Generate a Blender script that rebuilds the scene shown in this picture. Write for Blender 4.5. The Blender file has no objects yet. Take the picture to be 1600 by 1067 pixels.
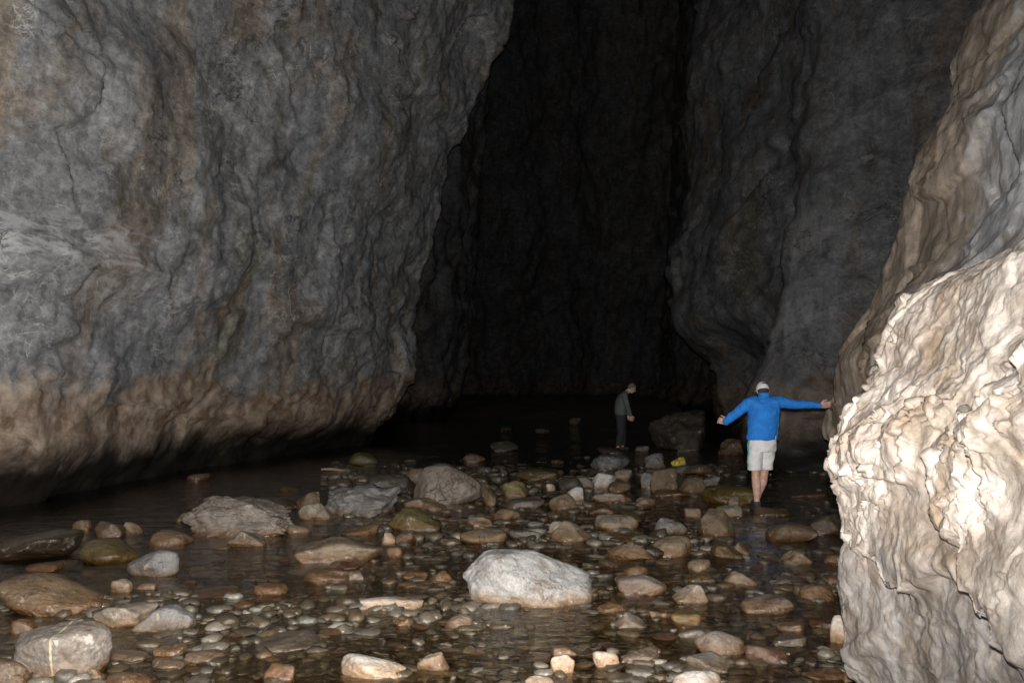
import bpy, bmesh, math, random
import numpy as np
from mathutils import Vector, Matrix

sc = bpy.context.scene
C = sc.collection
R = math.radians

# ------------------------------------------------------------------ camera, light, exposure
EYE = 1.72
PITCH = R(2.64)
FPX = 1400.0                                   # focal length in photograph pixels (1600 wide)
cam_d = bpy.data.cameras.new('camera')
cam_d.lens = 36.0 * FPX / 1600.0
cam_d.sensor_width = 36.0
cam_d.clip_start = 0.05
cam_d.clip_end = 400
cam = bpy.data.objects.new('camera', cam_d)
C.objects.link(cam)
cam.location = (0, 0, EYE)
cam.rotation_euler = (math.pi / 2 + PITCH, 0, 0)
sc.camera = cam

world = bpy.data.worlds.new('World')
sc.world = world
world.use_nodes = True
wn = world.node_tree.nodes
sky = wn.new('ShaderNodeTexSky')
sky.sky_type = 'NISHITA'
sky.sun_disc = False
sky.sun_elevation = R(20)
sky.sun_rotation = R(200)
bg = wn['Background']
bg.inputs['Strength'].default_value = 0.010
world.node_tree.links.new(sky.outputs[0], bg.inputs['Color'])

# the flash that lights the whole photograph: a small lamp on top of the camera
fl = bpy.data.lights.new('flash', 'SPOT')
fl.energy = 5250
fl.color = (1.0, 0.97, 0.93)
fl.shadow_soft_size = 0.035
fl.spot_size = R(112)
fl.spot_blend = 1.0
flo = bpy.data.objects.new('flash', fl)
C.objects.link(flo)
flo.location = (0.0, 0.02, EYE + 0.14)
flo.rotation_euler = (R(90 + 8), 0, R(12))

sc.view_settings.view_transform = 'Standard'
sc.view_settings.look = 'None'
sc.view_settings.exposure = 0.0
sc.view_settings.gamma = 1.0
sc.render.engine = 'CYCLES'
sc.cycles.use_denoising = True
sc.cycles.max_bounces = 6
sc.cycles.transparent_max_bounces = 12
sc.cycles.sample_clamp_indirect = 3.0

# ------------------------------------------------------------------ helpers
def at(px, py, Y):
    """world point on the ray of a photograph pixel, at depth Y"""
    u = (px - 800.0) / FPX
    v = (533.5 - py) / FPX
    dy = math.cos(PITCH) - v * math.sin(PITCH)
    dz = math.sin(PITCH) + v * math.cos(PITCH)
    return Vector((u / dy * Y, Y, EYE + dz / dy * Y))

def depth_of(py, z=0.0):
    v = (533.5 - py) / FPX
    dy = math.cos(PITCH) - v * math.sin(PITCH)
    dz = math.sin(PITCH) + v * math.cos(PITCH)
    return (z - EYE) * dy / dz

_perm = np.random.RandomState(7).permutation(256).astype(np.int32)
_perm = np.concatenate([_perm, _perm, _perm])
_gr = np.random.RandomState(11).normal(size=(256, 3))
_gr /= np.linalg.norm(_gr, axis=1)[:, None]

def perlin(p):
    p = np.asarray(p, dtype=np.float64)
    i = np.floor(p).astype(np.int64)
    f = p - i
    i = (i & 255).astype(np.int32)
    w = f * f * f * (f * (f * 6 - 15) + 10)
    out = np.zeros(len(p))
    for a in (0, 1):
        wa = w[:, 0] if a else 1 - w[:, 0]
        pa_ = _perm[(i[:, 0] + a) & 255]
        for b in (0, 1):
            wb = w[:, 1] if b else 1 - w[:, 1]
            pb = _perm[pa_ + ((i[:, 1] + b) & 255)]
            for c in (0, 1):
                wc = w[:, 2] if c else 1 - w[:, 2]
                g = _gr[_perm[pb + ((i[:, 2] + c) & 255)]]
                d = g[:, 0] * (f[:, 0] - a) + g[:, 1] * (f[:, 1] - b) + g[:, 2] * (f[:, 2] - c)
                out += wa * wb * wc * d
    return out

def fbm(p, octv=5, gain=0.5, lac=2.03, ridge=False):
    p = np.asarray(p, dtype=np.float64)
    s = np.zeros(len(p)); a = 1.0; q = p.copy()
    for k in range(octv):
        n = perlin(q)
        s += a * ((0.5 - 2 * np.abs(n)) if ridge else n * 1.6)
        a *= gain
        q = q * lac + 17.3
    return s

def worley(p, seed=0, want2=True):
    """F1, F2 and cell random"""
    i = np.floor(p).astype(np.int64)
    f1 = np.full(len(p), 9.0); f2 = np.full(len(p), 9.0); rnd = np.zeros(len(p))
    for a in (-1, 0, 1):
        for b in (-1, 0, 1):
            for c in (-1, 0, 1):
                n = i + np.array([a, b, c])
                h = _perm[(_perm[(_perm[(n[:, 0] + seed) & 255] + (n[:, 1] & 255))] + (n[:, 2] & 255))]
                h2 = _perm[h + 31]; h3 = _perm[h + 101]
                q = n + np.stack([h, h2, h3], 1) / 255.0
                d = np.sqrt(((q - p) ** 2).sum(1))
                near = d < f1
                f2 = np.where(near, f1, np.minimum(f2, d))
                rnd = np.where(near, h2 / 255.0, rnd)
                f1 = np.where(near, d, f1)
    return f1, f2, rnd

def facets(p, seed, tilt=1.0):
    """fractured chips: every cell of a Worley pattern is a small tilted plane, set in or out"""
    i = np.floor(p).astype(np.int64)
    f1 = np.full(len(p), 9.0); f2 = np.full(len(p), 9.0); val = np.zeros(len(p))
    for a in (-1, 0, 1):
        for b in (-1, 0, 1):
            for c in (-1, 0, 1):
                n = i + np.array([a, b, c])
                h = _perm[(_perm[(_perm[(n[:, 0] + seed) & 255] + (n[:, 1] & 255))] + (n[:, 2] & 255))]
                h2 = _perm[h + 31]; h3 = _perm[h + 101]
                o = p - (n + np.stack([h, h2, h3], 1) / 255.0)
                d = np.sqrt((o ** 2).sum(1))
                v = (h2 / 255.0 - 0.5) + tilt * (o * _gr[h3]).sum(1)
                near = d < f1
                f2 = np.where(near, f1, np.minimum(f2, d))
                val = np.where(near, v, val); f1 = np.where(near, d, f1)
    return val * sstep(0.0, 0.045, f2 - f1), f2 - f1

def noise3(p, s, o):
    return np.stack([perlin(p * s + o), perlin(p * s + o + 9.7), perlin(p * s + o + 21.3)], 1)

def sstep(a, b, x):
    t = np.clip((x - a) / (b - a), 0, 1)
    return t * t * (3 - 2 * t)

def catmull(pts, n):
    p = np.array(pts, float)
    p = np.vstack([2 * p[0] - p[1], p, 2 * p[-1] - p[-2]])
    m = len(pts) - 1
    t = np.linspace(0, m - 1e-6, n * 4)
    k = t.astype(int); f = (t - k)[:, None]
    a, b, c, d = p[k], p[k + 1], p[k + 2], p[k + 3]
    q = 0.5 * (2 * b + (c - a) * f + (2 * a - 5 * b + 4 * c - d) * f ** 2 + (3 * b - a - 3 * c + d) * f ** 3)
    L = np.concatenate([[0], np.cumsum(np.linalg.norm(np.diff(q, axis=0), axis=1))])
    s = np.linspace(0, L[-1], n)
    return np.stack([np.interp(s, L, q[:, j]) for j in range(q.shape[1])], 1)

def mesh_from(name, V, F):
    """V (n,3) array, F (m,k) int array with constant k"""
    me = bpy.data.meshes.new(name)
    V = np.asarray(V, np.float32); F = np.asarray(F, np.int32)
    k = F.shape[1]
    me.vertices.add(len(V)); me.vertices.foreach_set('co', V.ravel())
    me.loops.add(F.size); me.loops.foreach_set('vertex_index', F.ravel())
    me.polygons.add(len(F))
    me.polygons.foreach_set('loop_start', np.arange(0, F.size, k, dtype=np.int32))
    me.update(calc_edges=True)
    me.validate()
    me.shade_smooth()
    return me

def grid_faces(n, m):
    a = (np.arange(n - 1)[:, None] * m + np.arange(m - 1)[None, :]).ravel()
    return np.stack([a, a + m, a + m + 1, a + 1], 1)

def grid_normals(P):
    du = np.gradient(P, axis=0); dv = np.gradient(P, axis=1)
    n = np.cross(du, dv)
    n /= np.linalg.norm(n, axis=2)[:, :, None] + 1e-9
    return n

def link(name, me, mat=None, parent=None):
    o = bpy.data.objects.new(name, me)
    C.objects.link(o)
    if mat is not None and me is not None and len(me.materials) == 0:
        me.materials.append(mat)
    if parent is not None:
        o.parent = parent
    return o

def tag(o, label=None, cat=None, group=None, kind=None):
    if label: o['label'] = label
    if cat: o['category'] = cat
    if group: o['group'] = group
    if kind: o['kind'] = kind
    return o

# ------------------------------------------------------------------ node helpers
class NT:
    def __init__(s, name):
        s.mat = bpy.data.materials.new(name); s.mat.use_nodes = True
        s.t = s.mat.node_tree; s.n = s.t.nodes; s.n.clear()
        s.out = s.n.new('ShaderNodeOutputMaterial')
    def put(s, sock, v):
        if isinstance(v, bpy.types.NodeSocket): s.t.links.new(v, sock)
        elif v is not None:
            if isinstance(v, (tuple, list)) and len(v) == 3 and sock.type == 'RGBA': v = (*v, 1)
            sock.default_value = v
    def math(s, op, a, b=None, c=None, clamp=False):
        n = s.n.new('ShaderNodeMath'); n.operation = op; n.use_clamp = clamp
        s.put(n.inputs[0], a)
        if b is not None: s.put(n.inputs[1], b)
        if c is not None: s.put(n.inputs[2], c)
        return n.outputs[0]
    def vmul(s, v, k):
        n = s.n.new('ShaderNodeVectorMath'); n.operation = 'MULTIPLY'
        s.put(n.inputs[0], v); s.put(n.inputs[1], k); return n.outputs[0]
    def vadd(s, v, k):
        n = s.n.new('ShaderNodeVectorMath'); n.operation = 'ADD'
        s.put(n.inputs[0], v); s.put(n.inputs[1], k); return n.outputs[0]
    def noise(s, vec, scale, detail=4, rough=0.55, dist=0.0):
        n = s.n.new('ShaderNodeTexNoise')
        s.put(n.inputs['Vector'], vec); n.inputs['Scale'].default_value = scale
        n.inputs['Detail'].default_value = detail; n.inputs['Roughness'].default_value = rough
        n.inputs['Distortion'].default_value = dist
        return n.outputs[0]
    def voro(s, vec, scale, feature='F1', out=0):
        n = s.n.new('ShaderNodeTexVoronoi'); n.feature = feature
        s.put(n.inputs['Vector'], vec); n.inputs['Scale'].default_value = scale
        return n.outputs[out]
    def ramp(s, fac, stops):
        n = s.n.new('ShaderNodeValToRGB'); e = n.color_ramp.elements
        while len(e) < len(stops): e.new(0.5)
        for i, (p, c) in enumerate(stops):
            e[i].position = p
            e[i].color = (c, c, c, 1) if isinstance(c, (int, float)) else (*c, 1)
        s.put(n.inputs[0], fac); return n.outputs[0]
    def mr(s, v, a, b, c=0.0, d=1.0, smooth=True):
        n = s.n.new('ShaderNodeMapRange'); n.clamp = True
        n.interpolation_type = 'SMOOTHSTEP' if smooth else 'LINEAR'
        s.put(n.inputs[0], v)
        for k, x in zip((1, 2, 3, 4), (a, b, c, d)): s.put(n.inputs[k], x)
        return n.outputs[0]
    def mix(s, f, a, b, blend='MIX'):
        n = s.n.new('ShaderNodeMix'); n.data_type = 'RGBA'; n.blend_type = blend
        s.put(n.inputs[0], f); s.put(n.inputs[6], a); s.put(n.inputs[7], b)
        return n.outputs[2]
    def veins(s, vec, scale, width, detail=3, dist=0.6):
        f = s.noise(vec, scale, detail, 0.55, dist)
        d = s.math('ABSOLUTE', s.math('SUBTRACT', f, 0.5))
        return s.mr(d, 0.0, width, 1.0, 0.0)
    def bump(s, h, strength, dist, normal=None):
        n = s.n.new('ShaderNodeBump')
        n.inputs['Strength'].default_value = strength; n.inputs['Distance'].default_value = dist
        s.put(n.inputs['Height'], h)
        if normal is not None: s.put(n.inputs['Normal'], normal)
        return n.outputs[0]
    def pos(s):
        return s.n.new('ShaderNodeNewGeometry').outputs['Position']
    def sep(s, v):
        n = s.n.new('ShaderNodeSeparateXYZ'); s.put(n.inputs[0], v); return n.outputs
    def principled(s, color, rough=0.7, normal=None, spec=0.4, metal=0.0, coat=None, sheen=None):
        b = s.n.new('ShaderNodeBsdfPrincipled')
        s.put(b.inputs['Base Color'], color); s.put(b.inputs['Roughness'], rough)
        s.put(b.inputs['Specular IOR Level'], spec); s.put(b.inputs['Metallic'], metal)
        if normal is not None: s.put(b.inputs['Normal'], normal)
        if coat is not None:
            s.put(b.inputs['Coat Weight'], coat); b.inputs['Coat Roughness'].default_value = 0.12
            if normal is not None: s.put(b.inputs['Coat Normal'], normal)
        if sheen: b.inputs['Sheen Weight'].default_value = sheen
        s.t.links.new(b.outputs[0], s.out.inputs[0])
        return s.mat

def simple(name, col, rough=0.7, spec=0.4, metal=0.0, bump=0.15, scale=60, var=0.25):
    t = NT(name)
    tc = t.n.new('ShaderNodeTexCoord').outputs['Object']
    f = t.noise(tc, scale, 4)
    c = t.mix(t.mr(f, 0.3, 0.7), tuple(x * (1 - var) for x in col), tuple(min(1, x * (1 + var * .5)) for x in col))
    return t.principled(c, rough, t.bump(f, bump, 0.01), spec, metal)

# ------------------------------------------------------------------ rock materials
def wall_material(name, gain, tint, crusty=1.0, rib=0.0):
    """grey limestone with brown and olive seepage streaks, pale calcite crusts, rusty flood band, dark wet foot"""
    t = NT(name)
    P = t.pos(); xyz = t.sep(P)
    P0 = P
    P = t.vmul(P, (0.55, 0.55, 0.9))                            # beds run along the wall
    tall = t.vmul(P, (1.0, 1.0, 0.25))                          # streaks run down it
    big = t.noise(P, 0.35, 4, 0.55, 0.4)
    c = t.mix(t.mr(t.noise(P, 0.9, 6, 0.62, 0.5), 0.36, 0.66), (0.215, 0.216, 0.222), (0.365, 0.365, 0.375))
    blue = t.mr(t.noise(tall, 0.8, 4, 0.5, 0.3), 0.45, 0.62)
    c = t.mix(t.math('MULTIPLY', blue, 0.7), c, (0.255, 0.268, 0.290))
    br = t.mr(t.noise(t.vadd(tall, (7.1, 3.0, 0.4)), 1.15, 7, 0.62, 0.5), 0.48, 0.64)
    c = t.mix(t.math('MULTIPLY', br, 0.75), c, (0.285, 0.230, 0.175))
    ol = t.mr(t.noise(t.vadd(tall, (1.3, 9.0, 4.4)), 1.0, 6, 0.6, 0.4), 0.56, 0.70)
    c = t.mix(t.math('MULTIPLY', ol, 0.7), c, (0.175, 0.157, 0.095))
    rus = t.mr(t.noise(t.vadd(tall, (21.3, 5.0, 1.4)), 1.7, 6, 0.6, 0.4), 0.60, 0.70)
    c = t.mix(t.math('MULTIPLY', rus, 0.5), c, (0.26, 0.165, 0.10))
    # fine streaks and mottling
    fs = t.noise(t.vmul(P, (1, 1, 0.12)), 7.0, 5, 0.6)
    c = t.mix(0.75, c, t.ramp(fs, [(0.28, 0.55), (0.5, 1.0), (0.74, 1.4)]), 'MULTIPLY')
    mt = t.noise(P, 5.0, 8, 0.68, 0.3)
    c = t.mix(0.85, c, t.ramp(mt, [(0.28, 0.5), (0.5, 1.0), (0.72, 1.55)]), 'MULTIPLY')
    s1 = t.noise(t.vadd(t.vmul(P0, (1, 0.8, 1)), (2, 5, 8)), 11.0, 8, 0.78, 0.5)
    c = t.mix(0.9, c, t.ramp(s1, [(0.30, 0.45), (0.5, 1.0), (0.70, 1.65)]), 'MULTIPLY')
    hl = t.math('MULTIPLY', t.veins(t.vmul(P0, (1, 0.6, 0.8)), 2.6, 0.016, 6, 1.2), t.mr(t.noise(t.vadd(P0, (3, 3, 3)), 1.2, 4, 0.6), 0.44, 0.60))
    c = t.mix(t.math('MULTIPLY', hl, 0.45), c, (0.55, 0.54, 0.53))
    # pale crusts
    crust = t.math('MULTIPLY', t.mr(t.noise(t.vadd(P, (3, 8, 1)), 1.5, 7, 0.66, 0.8), 0.57, 0.68),
                   t.mr(t.noise(P, 9.0, 5, 0.7), 0.42, 0.62))
    c = t.mix(t.math('MULTIPLY', crust, 0.75), c, (0.60, 0.59, 0.585))
    # a ruffled pale shelf of crust at head height and above, on the nearer part of the wall
    zs = t.math('ADD', xyz[2], t.math('MULTIPLY', t.math('SUBTRACT', t.noise(P, 1.1, 5, 0.6), 0.5), 2.2))
    shelf = t.math('MULTIPLY', t.math('MULTIPLY', t.mr(zs, 2.9, 3.5), t.mr(zs, 3.7, 4.5, 1.0, 0.0)), t.mr(xyz[1], 13.0, 16.5, 1.0, 0.0))
    shelf = t.math('MULTIPLY', shelf, t.mr(t.noise(t.vmul(P, (1, 1, 2.2)), 3.2, 8, 0.68, 0.8), 0.44, 0.60))
    c = t.mix(t.math('MULTIPLY', shelf, 0.75 * crusty), c, (0.62, 0.615, 0.62))
    if rib:                                                     # pale flowstone on the rib
        dy_ = t.math('ABSOLUTE', t.math('SUBTRACT', t.math('ADD', xyz[1], t.math('MULTIPLY', t.math('SUBTRACT', t.noise(P, 1.5, 5), 0.5), 2.0)), 18.5))
        fl_ = t.math('MULTIPLY', t.mr(dy_, 0.05, 0.75, 1.0, 0.0), t.mr(xyz[2], 7.5, 4.5))
        fl_ = t.math('MULTIPLY', fl_, t.mr(t.noise(t.vmul(P, (3, 3, 0.5)), 3.0, 7, 0.65, 0.4), 0.36, 0.62))
        c = t.mix(t.math('MULTIPLY', fl_, rib), c, (0.62, 0.64, 0.67))
    # crinkled white calcite lines, only in patches
    msk = t.mr(t.noise(t.vadd(P, (11, 2, 6)), 0.55, 3, 0.5), 0.46, 0.60)
    v1 = t.veins(t.vmul(P, (1, 1, 0.8)), 1.3, 0.010, 6, 0.8)
    v2 = t.veins(t.vadd(P, (5, 5, 5)), 2.3, 0.014, 5, 1.0)
    v = t.math('MULTIPLY', t.math('MAXIMUM', v1, v2), msk)
    v = t.math('MULTIPLY', v, t.mr(t.noise(P, 4.0, 3), 0.40, 0.60))
    c = t.mix(t.math('MULTIPLY', v, 0.8), c, (0.70, 0.68, 0.65))
    dk = t.math('MULTIPLY', t.veins(t.vadd(P, (9, 1, 3)), 0.9, 0.008, 6, 0.6), t.mr(t.noise(t.vadd(P, (1, 12, 3)), 0.7, 2), 0.5, 0.6))
    c = t.mix(t.math('MULTIPLY', dk, 0.8), c, (0.05, 0.045, 0.04))
    # rusty flood band
    zz = t.math('ADD', xyz[2], t.math('MULTIPLY', t.math('SUBTRACT', t.noise(P0, 0.8, 9, 0.66), 0.5), 2.4))
    band = t.mr(zz, 1.5, 1.95, 1.0, 0.0)
    bc = t.mix(t.mr(t.noise(P0, 2.6, 9, 0.70, 0.5), 0.38, 0.62), (0.22, 0.135, 0.080), (0.50, 0.39, 0.30))
    bc = t.mix(0.8, bc, t.ramp(mt, [(0.28, 0.6), (0.5, 1.0), (0.72, 1.35)]), 'MULTIPLY')
    c = t.mix(t.math('MULTIPLY', band, 0.85), c, bc)
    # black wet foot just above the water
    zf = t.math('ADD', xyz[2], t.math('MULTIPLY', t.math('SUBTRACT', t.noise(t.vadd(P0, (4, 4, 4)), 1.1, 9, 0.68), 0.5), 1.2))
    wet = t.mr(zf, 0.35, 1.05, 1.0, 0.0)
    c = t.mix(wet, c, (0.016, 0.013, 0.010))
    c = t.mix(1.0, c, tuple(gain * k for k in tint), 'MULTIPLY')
    rgh = t.mr(t.noise(P, 3.0, 4), 0.35, 0.65, 0.5, 0.8)
    n1 = t.bump(t.noise(P, 3.0, 10, 0.66, 0.4), 0.30, 0.08)
    n2 = t.bump(t.noise(t.vmul(P, (1, 1, 0.5)), 22.0, 6, 0.7), 0.5, 0.02, n1)
    return t.principled(c, rgh, n2, 0.35)

def slope_material():
    """the near right-hand wall: beige low down, brown seepage near its edge, grey glittering flowstone above"""
    t = NT('slope limestone')
    P = t.pos(); xyz = t.sep(P)
    run = t.vmul(P, (1, 1, 0.3))
    c = t.mix(t.mr(t.noise(P, 1.4, 6, 0.62, 0.4), 0.36, 0.64), (0.42, 0.42, 0.43), (0.64, 0.64, 0.655))
    br = t.mr(t.math('ADD', xyz[1], t.math('MULTIPLY', t.math('SUBTRACT', t.noise(run, 0.9, 6, 0.6, 0.5), 0.5), 8.0)), 8.2, 9.8)
    low = t.mr(t.math('ADD', xyz[2], t.math('MULTIPLY', t.math('SUBTRACT', t.noise(P, 0.8, 5), 0.5), 2.4)), 2.1, 3.3, 1.0, 0.0)
    c = t.mix(t.math('MULTIPLY', br, 0.85), c, (0.40, 0.315, 0.235))
    c = t.mix(t.math('MULTIPLY', low, 0.85), c, t.mix(t.mr(t.noise(P, 1.6, 6, 0.62, 0.5), 0.4, 0.62), (0.36, 0.275, 0.195), (0.60, 0.51, 0.42)))
    st = t.noise(t.vmul(P, (1, 1, 0.16)), 5.0, 6, 0.62, 0.3)
    c = t.mix(0.85, c, t.ramp(st, [(0.28, 0.45), (0.5, 1.0), (0.74, 1.5)]), 'MULTIPLY')
    mt = t.noise(P, 9.0, 8, 0.7)
    c = t.mix(0.8, c, t.ramp(mt, [(0.28, 0.6), (0.5, 1.0), (0.72, 1.4)]), 'MULTIPLY')
    ru = t.mr(t.noise(t.vadd(run, (3, 3, 9)), 2.2, 6, 0.62, 0.5), 0.60, 0.70)
    c = t.mix(t.math('MULTIPLY', ru, 0.6), c, (0.17, 0.095, 0.05))
    cr = t.math('MULTIPLY', t.mr(t.noise(t.vadd(P, (13, 8, 1)), 2.5, 8, 0.7, 0.8), 0.56, 0.68), t.mr(xyz[2], 2.5, 3.5))
    c = t.mix(t.math('MULTIPLY', cr, 0.7), c, (0.62, 0.61, 0.60))
    # crystal facets that catch the flash
    n1 = t.bump(t.noise(P, 4.0, 10, 0.62, 0.4), 0.35, 0.06)
    n2 = t.bump(t.noise(P, 30.0, 5, 0.7), 0.5, 0.015, n1)
    sp = t.math('GREATER_THAN', t.noise(t.vadd(P, (0.3, 9.1, 2.2)), 55.0, 2, 0.5), 0.70)
    rg = t.math('SUBTRACT', 0.62, t.math('MULTIPLY', sp, 0.38))
    return t.principled(c, rg, n2, t.math('ADD', 0.35, t.math('MULTIPLY', sp, 0.4)))

def outcrop_material():
    t = NT('outcrop limestone')
    P = t.pos(); xyz = t.sep(P)
    c = t.mix(t.mr(t.noise(P, 3.0, 7, 0.62, 0.5), 0.36, 0.64), (0.29, 0.235, 0.19), (0.53, 0.475, 0.42))
    tanp = t.mr(t.noise(t.vadd(P, (2, 7, 3)), 2.1, 6, 0.6, 0.6), 0.53, 0.66)
    c = t.mix(t.math('MULTIPLY', tanp, 0.85), c, (0.255, 0.185, 0.125))
    pk = t.mr(t.noise(t.vadd(P, (9, 4, 1)), 4.0, 6, 0.6, 0.4), 0.52, 0.64)
    c = t.mix(t.math('MULTIPLY', pk, 0.5), c, (0.42, 0.345, 0.31))
    # the lower, smoother slabs are grey
    zl = t.math('ADD', xyz[2], t.math('MULTIPLY', t.math('SUBTRACT', t.noise(P, 2.0, 5), 0.5), 0.7))
    low = t.mr(zl, 0.70, 0.92, 1.0, 0.0)
    gs = t.noise(t.vmul(P, (1, 1.2, 0.5)), 5.0, 7, 0.62, 0.6)
    gc = t.ramp(gs, [(0.30, (0.13, 0.10, 0.075)), (0.44, (0.24, 0.205, 0.18)), (0.58, (0.31, 0.295, 0.29)), (0.72, (0.42, 0.355, 0.285))])
    c = t.mix(t.math('MULTIPLY', low, 0.85), c, gc)
    mt = t.noise(P, 16.0, 9, 0.76, 0.2)
    c = t.mix(0.9, c, t.ramp(mt, [(0.26, 0.55), (0.5, 1.0), (0.74, 1.35)]), 'MULTIPLY')
    # dirt lodged in thin cracks
    ck = t.math('MULTIPLY', t.veins(t.vadd(P, (1, 1, 4)), 2.4, 0.007, 3, 0.25), t.mr(t.noise(P, 2.2, 3), 0.45, 0.58))
    c = t.mix(t.math('MULTIPLY', ck, 0.6), c, (0.14, 0.10, 0.07))
    dots = t.math('GREATER_THAN', t.noise(t.vadd(P, (7, 1, 2)), 40.0, 2, 0.5), 0.735)
    c = t.mix(t.math('MULTIPLY', dots, 0.6), c, (0.13, 0.095, 0.07))
    n1 = t.bump(t.noise(P, 9.0, 10, 0.66, 0.5), 0.45, 0.035)
    n2 = t.bump(t.noise(P, 60.0, 6, 0.7), 0.5, 0.008, n1)
    return t.principled(c, t.mr(t.noise(P, 8.0, 4), 0.35, 0.65, 0.36, 0.62), n2, 0.42)

def stone_material(seam=False):
    """river stones: own tint from the object colour, dry pale tops, wet rusty flanks at the water line"""
    t = NT('seamed river stone' if seam else 'river stone')
    oi = t.n.new('ShaderNodeObjectInfo')
    tc = t.n.new('ShaderNodeTexCoord').outputs['Object']
    off = t.n.new('ShaderNodeCombineXYZ')
    r1 = t.math('MULTIPLY', oi.outputs['Random'], 37.0)
    for i in range(3): t.put(off.inputs[i], t.math('MULTIPLY', r1, 1.0 + i * 0.71))
    V = t.vadd(tc, off.outputs[0])
    P = t.pos(); xyz = t.sep(P)
    base = oi.outputs['Color']
    wetness = oi.outputs['Alpha']
    a = t.noise(V, 7.0, 7, 0.65, 0.5)
    c = t.mix(0.85, base, t.ramp(a, [(0.28, 0.5), (0.5, 1.0), (0.72, 1.35)]), 'MULTIPLY')
    b = t.mr(t.noise(t.vadd(V, (5, 2, 8)), 5.0, 6, 0.62, 0.6), 0.54, 0.64)
    c = t.mix(t.math('MULTIPLY', b, 0.8), c, t.mix(1.0, base, (0.55, 0.45, 0.36), 'MULTIPLY'))
    b2 = t.mr(t.noise(t.vadd(V, (15, 2, 3)), 9.0, 6, 0.65, 0.8), 0.60, 0.68)
    c = t.mix(t.math('MULTIPLY', b2, 0.5), c, (0.46, 0.43, 0.40))
    sp = t.noise(V, 55.0, 4, 0.7)
    c = t.mix(0.8, c, t.ramp(sp, [(0.28, 0.6), (0.5, 1.0), (0.72, 1.35)]), 'MULTIPLY')
    ck = t.math('MULTIPLY', t.veins(t.vadd(V, (2, 4, 4)), 3.4, 0.012, 4, 0.5), t.mr(t.noise(V, 3.0, 2), 0.48, 0.58))
    c = t.mix(t.math('MULTIPLY', ck, 0.75), c, t.mix(1.0, base, (0.3, 0.25, 0.22), 'MULTIPLY'))
    if seam:                                                    # one upright pale seam, and squarish white inclusions
        lx = t.math('ADD', t.sep(tc)[0], t.math('MULTIPLY', t.math('SUBTRACT', t.noise(tc, 5.0, 3), 0.5), 0.05))
        c = t.mix(t.mr(t.math('ABSOLUTE', t.math('SUBTRACT', lx, 0.035)), 0.003, 0.010, 0.85, 0.0), c, (0.47, 0.40, 0.26))
        wq = t.math('MULTIPLY', t.mr(t.noise(t.vadd(tc, (4, 4, 1)), 5.5, 4), 0.55, 0.60), t.mr(t.voro(tc, 9.0, 'DISTANCE_TO_EDGE'), 0.02, 0.06))
        c = t.mix(t.math('MULTIPLY', wq, 0.7), c, (0.46, 0.43, 0.39))
    zz = t.math('ADD', xyz[2], t.math('MULTIPLY', t.math('SUBTRACT', t.noise(V, 6.0, 5, 0.6), 0.5), 0.14))
    stain = t.mr(zz, 0.02, 0.13, 1.0, 0.0)
    c = t.mix(t.math('MULTIPLY', stain, 0.75), c, t.mix(1.0, c, (0.80, 0.52, 0.28), 'MULTIPLY'))
    wet = t.math('MAXIMUM', t.mr(zz, 0.005, 0.05, 1.0, 0.0), wetness)
    c = t.mix(wet, c, t.mix(1.0, c, (0.66, 0.60, 0.52), 'MULTIPLY'))
    rg = t.math('SUBTRACT', 0.62, t.math('MULTIPLY', wet, 0.44))
    n1 = t.bump(t.noise(V, 14.0, 9, 0.68, 0.4), 0.55, 0.03)
    n2 = t.bump(t.noise(V, 55.0, 5, 0.7), 0.7, 0.009, n1)
    return t.principled(c, rg, n2, 0.4, 0.0, t.math('MULTIPLY', wet, 1.0))

def cracked_material():
    """as river stone but netted with dark joints"""
    t = NT('jointed stone')
    oi = t.n.new('ShaderNodeObjectInfo')
    V = t.n.new('ShaderNodeTexCoord').outputs['Object']
    P = t.pos(); xyz = t.sep(P)
    base = oi.outputs['Color']
    a = t.noise(V, 6.0, 7, 0.65, 0.5)
    c = t.mix(0.85, base, t.ramp(a, [(0.28, 0.5), (0.5, 1.0), (0.72, 1.35)]), 'MULTIPLY')
    wv = t.vadd(V, t.vmul(t.n.new('ShaderNodeTexNoise').outputs[1], (0.3, 0.3, 0.3)))
    e = t.mr(t.voro(t.vmul(wv, (1.0, 1.0, 0.7)), 6.5, 'DISTANCE_TO_EDGE'), 0.0, 0.05, 1.0, 0.0)
    e2 = t.veins(V, 2.2, 0.014, 5, 0.8)
    e = t.math('MAXIMUM', t.math('MULTIPLY', e, t.mr(t.noise(V, 2.5, 3), 0.42, 0.54)), e2)
    c = t.mix(t.math('MULTIPLY', e, 0.8), c, (0.09, 0.06, 0.04))
    b = t.mr(t.noise(t.vadd(V, (5, 2, 8)), 3.0, 6, 0.62, 0.6), 0.52, 0.64)
    c = t.mix(t.math('MULTIPLY', b, 0.7), c, t.mix(1.0, base, (0.5, 0.40, 0.32), 'MULTIPLY'))
    zz = t.math('ADD', xyz[2], t.math('MULTIPLY', t.math('SUBTRACT', a, 0.5), 0.2))
    wet = t.mr(zz, 0.0, 0.10, 1.0, 0.0)
    c = t.mix(t.math('MULTIPLY', wet, 0.8), c, t.mix(1.0, c, (0.55, 0.40, 0.26), 'MULTIPLY'))
    n0 = t.bump(t.math('SUBTRACT', 1.0, e), 0.6, 0.02)
    n1 = t.bump(t.noise(V, 12.0, 9, 0.68, 0.4), 0.55, 0.03, n0)
    return t.principled(c, t.math('SUBTRACT', 0.62, t.math('MULTIPLY', wet, 0.35)), n1, 0.4)

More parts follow.
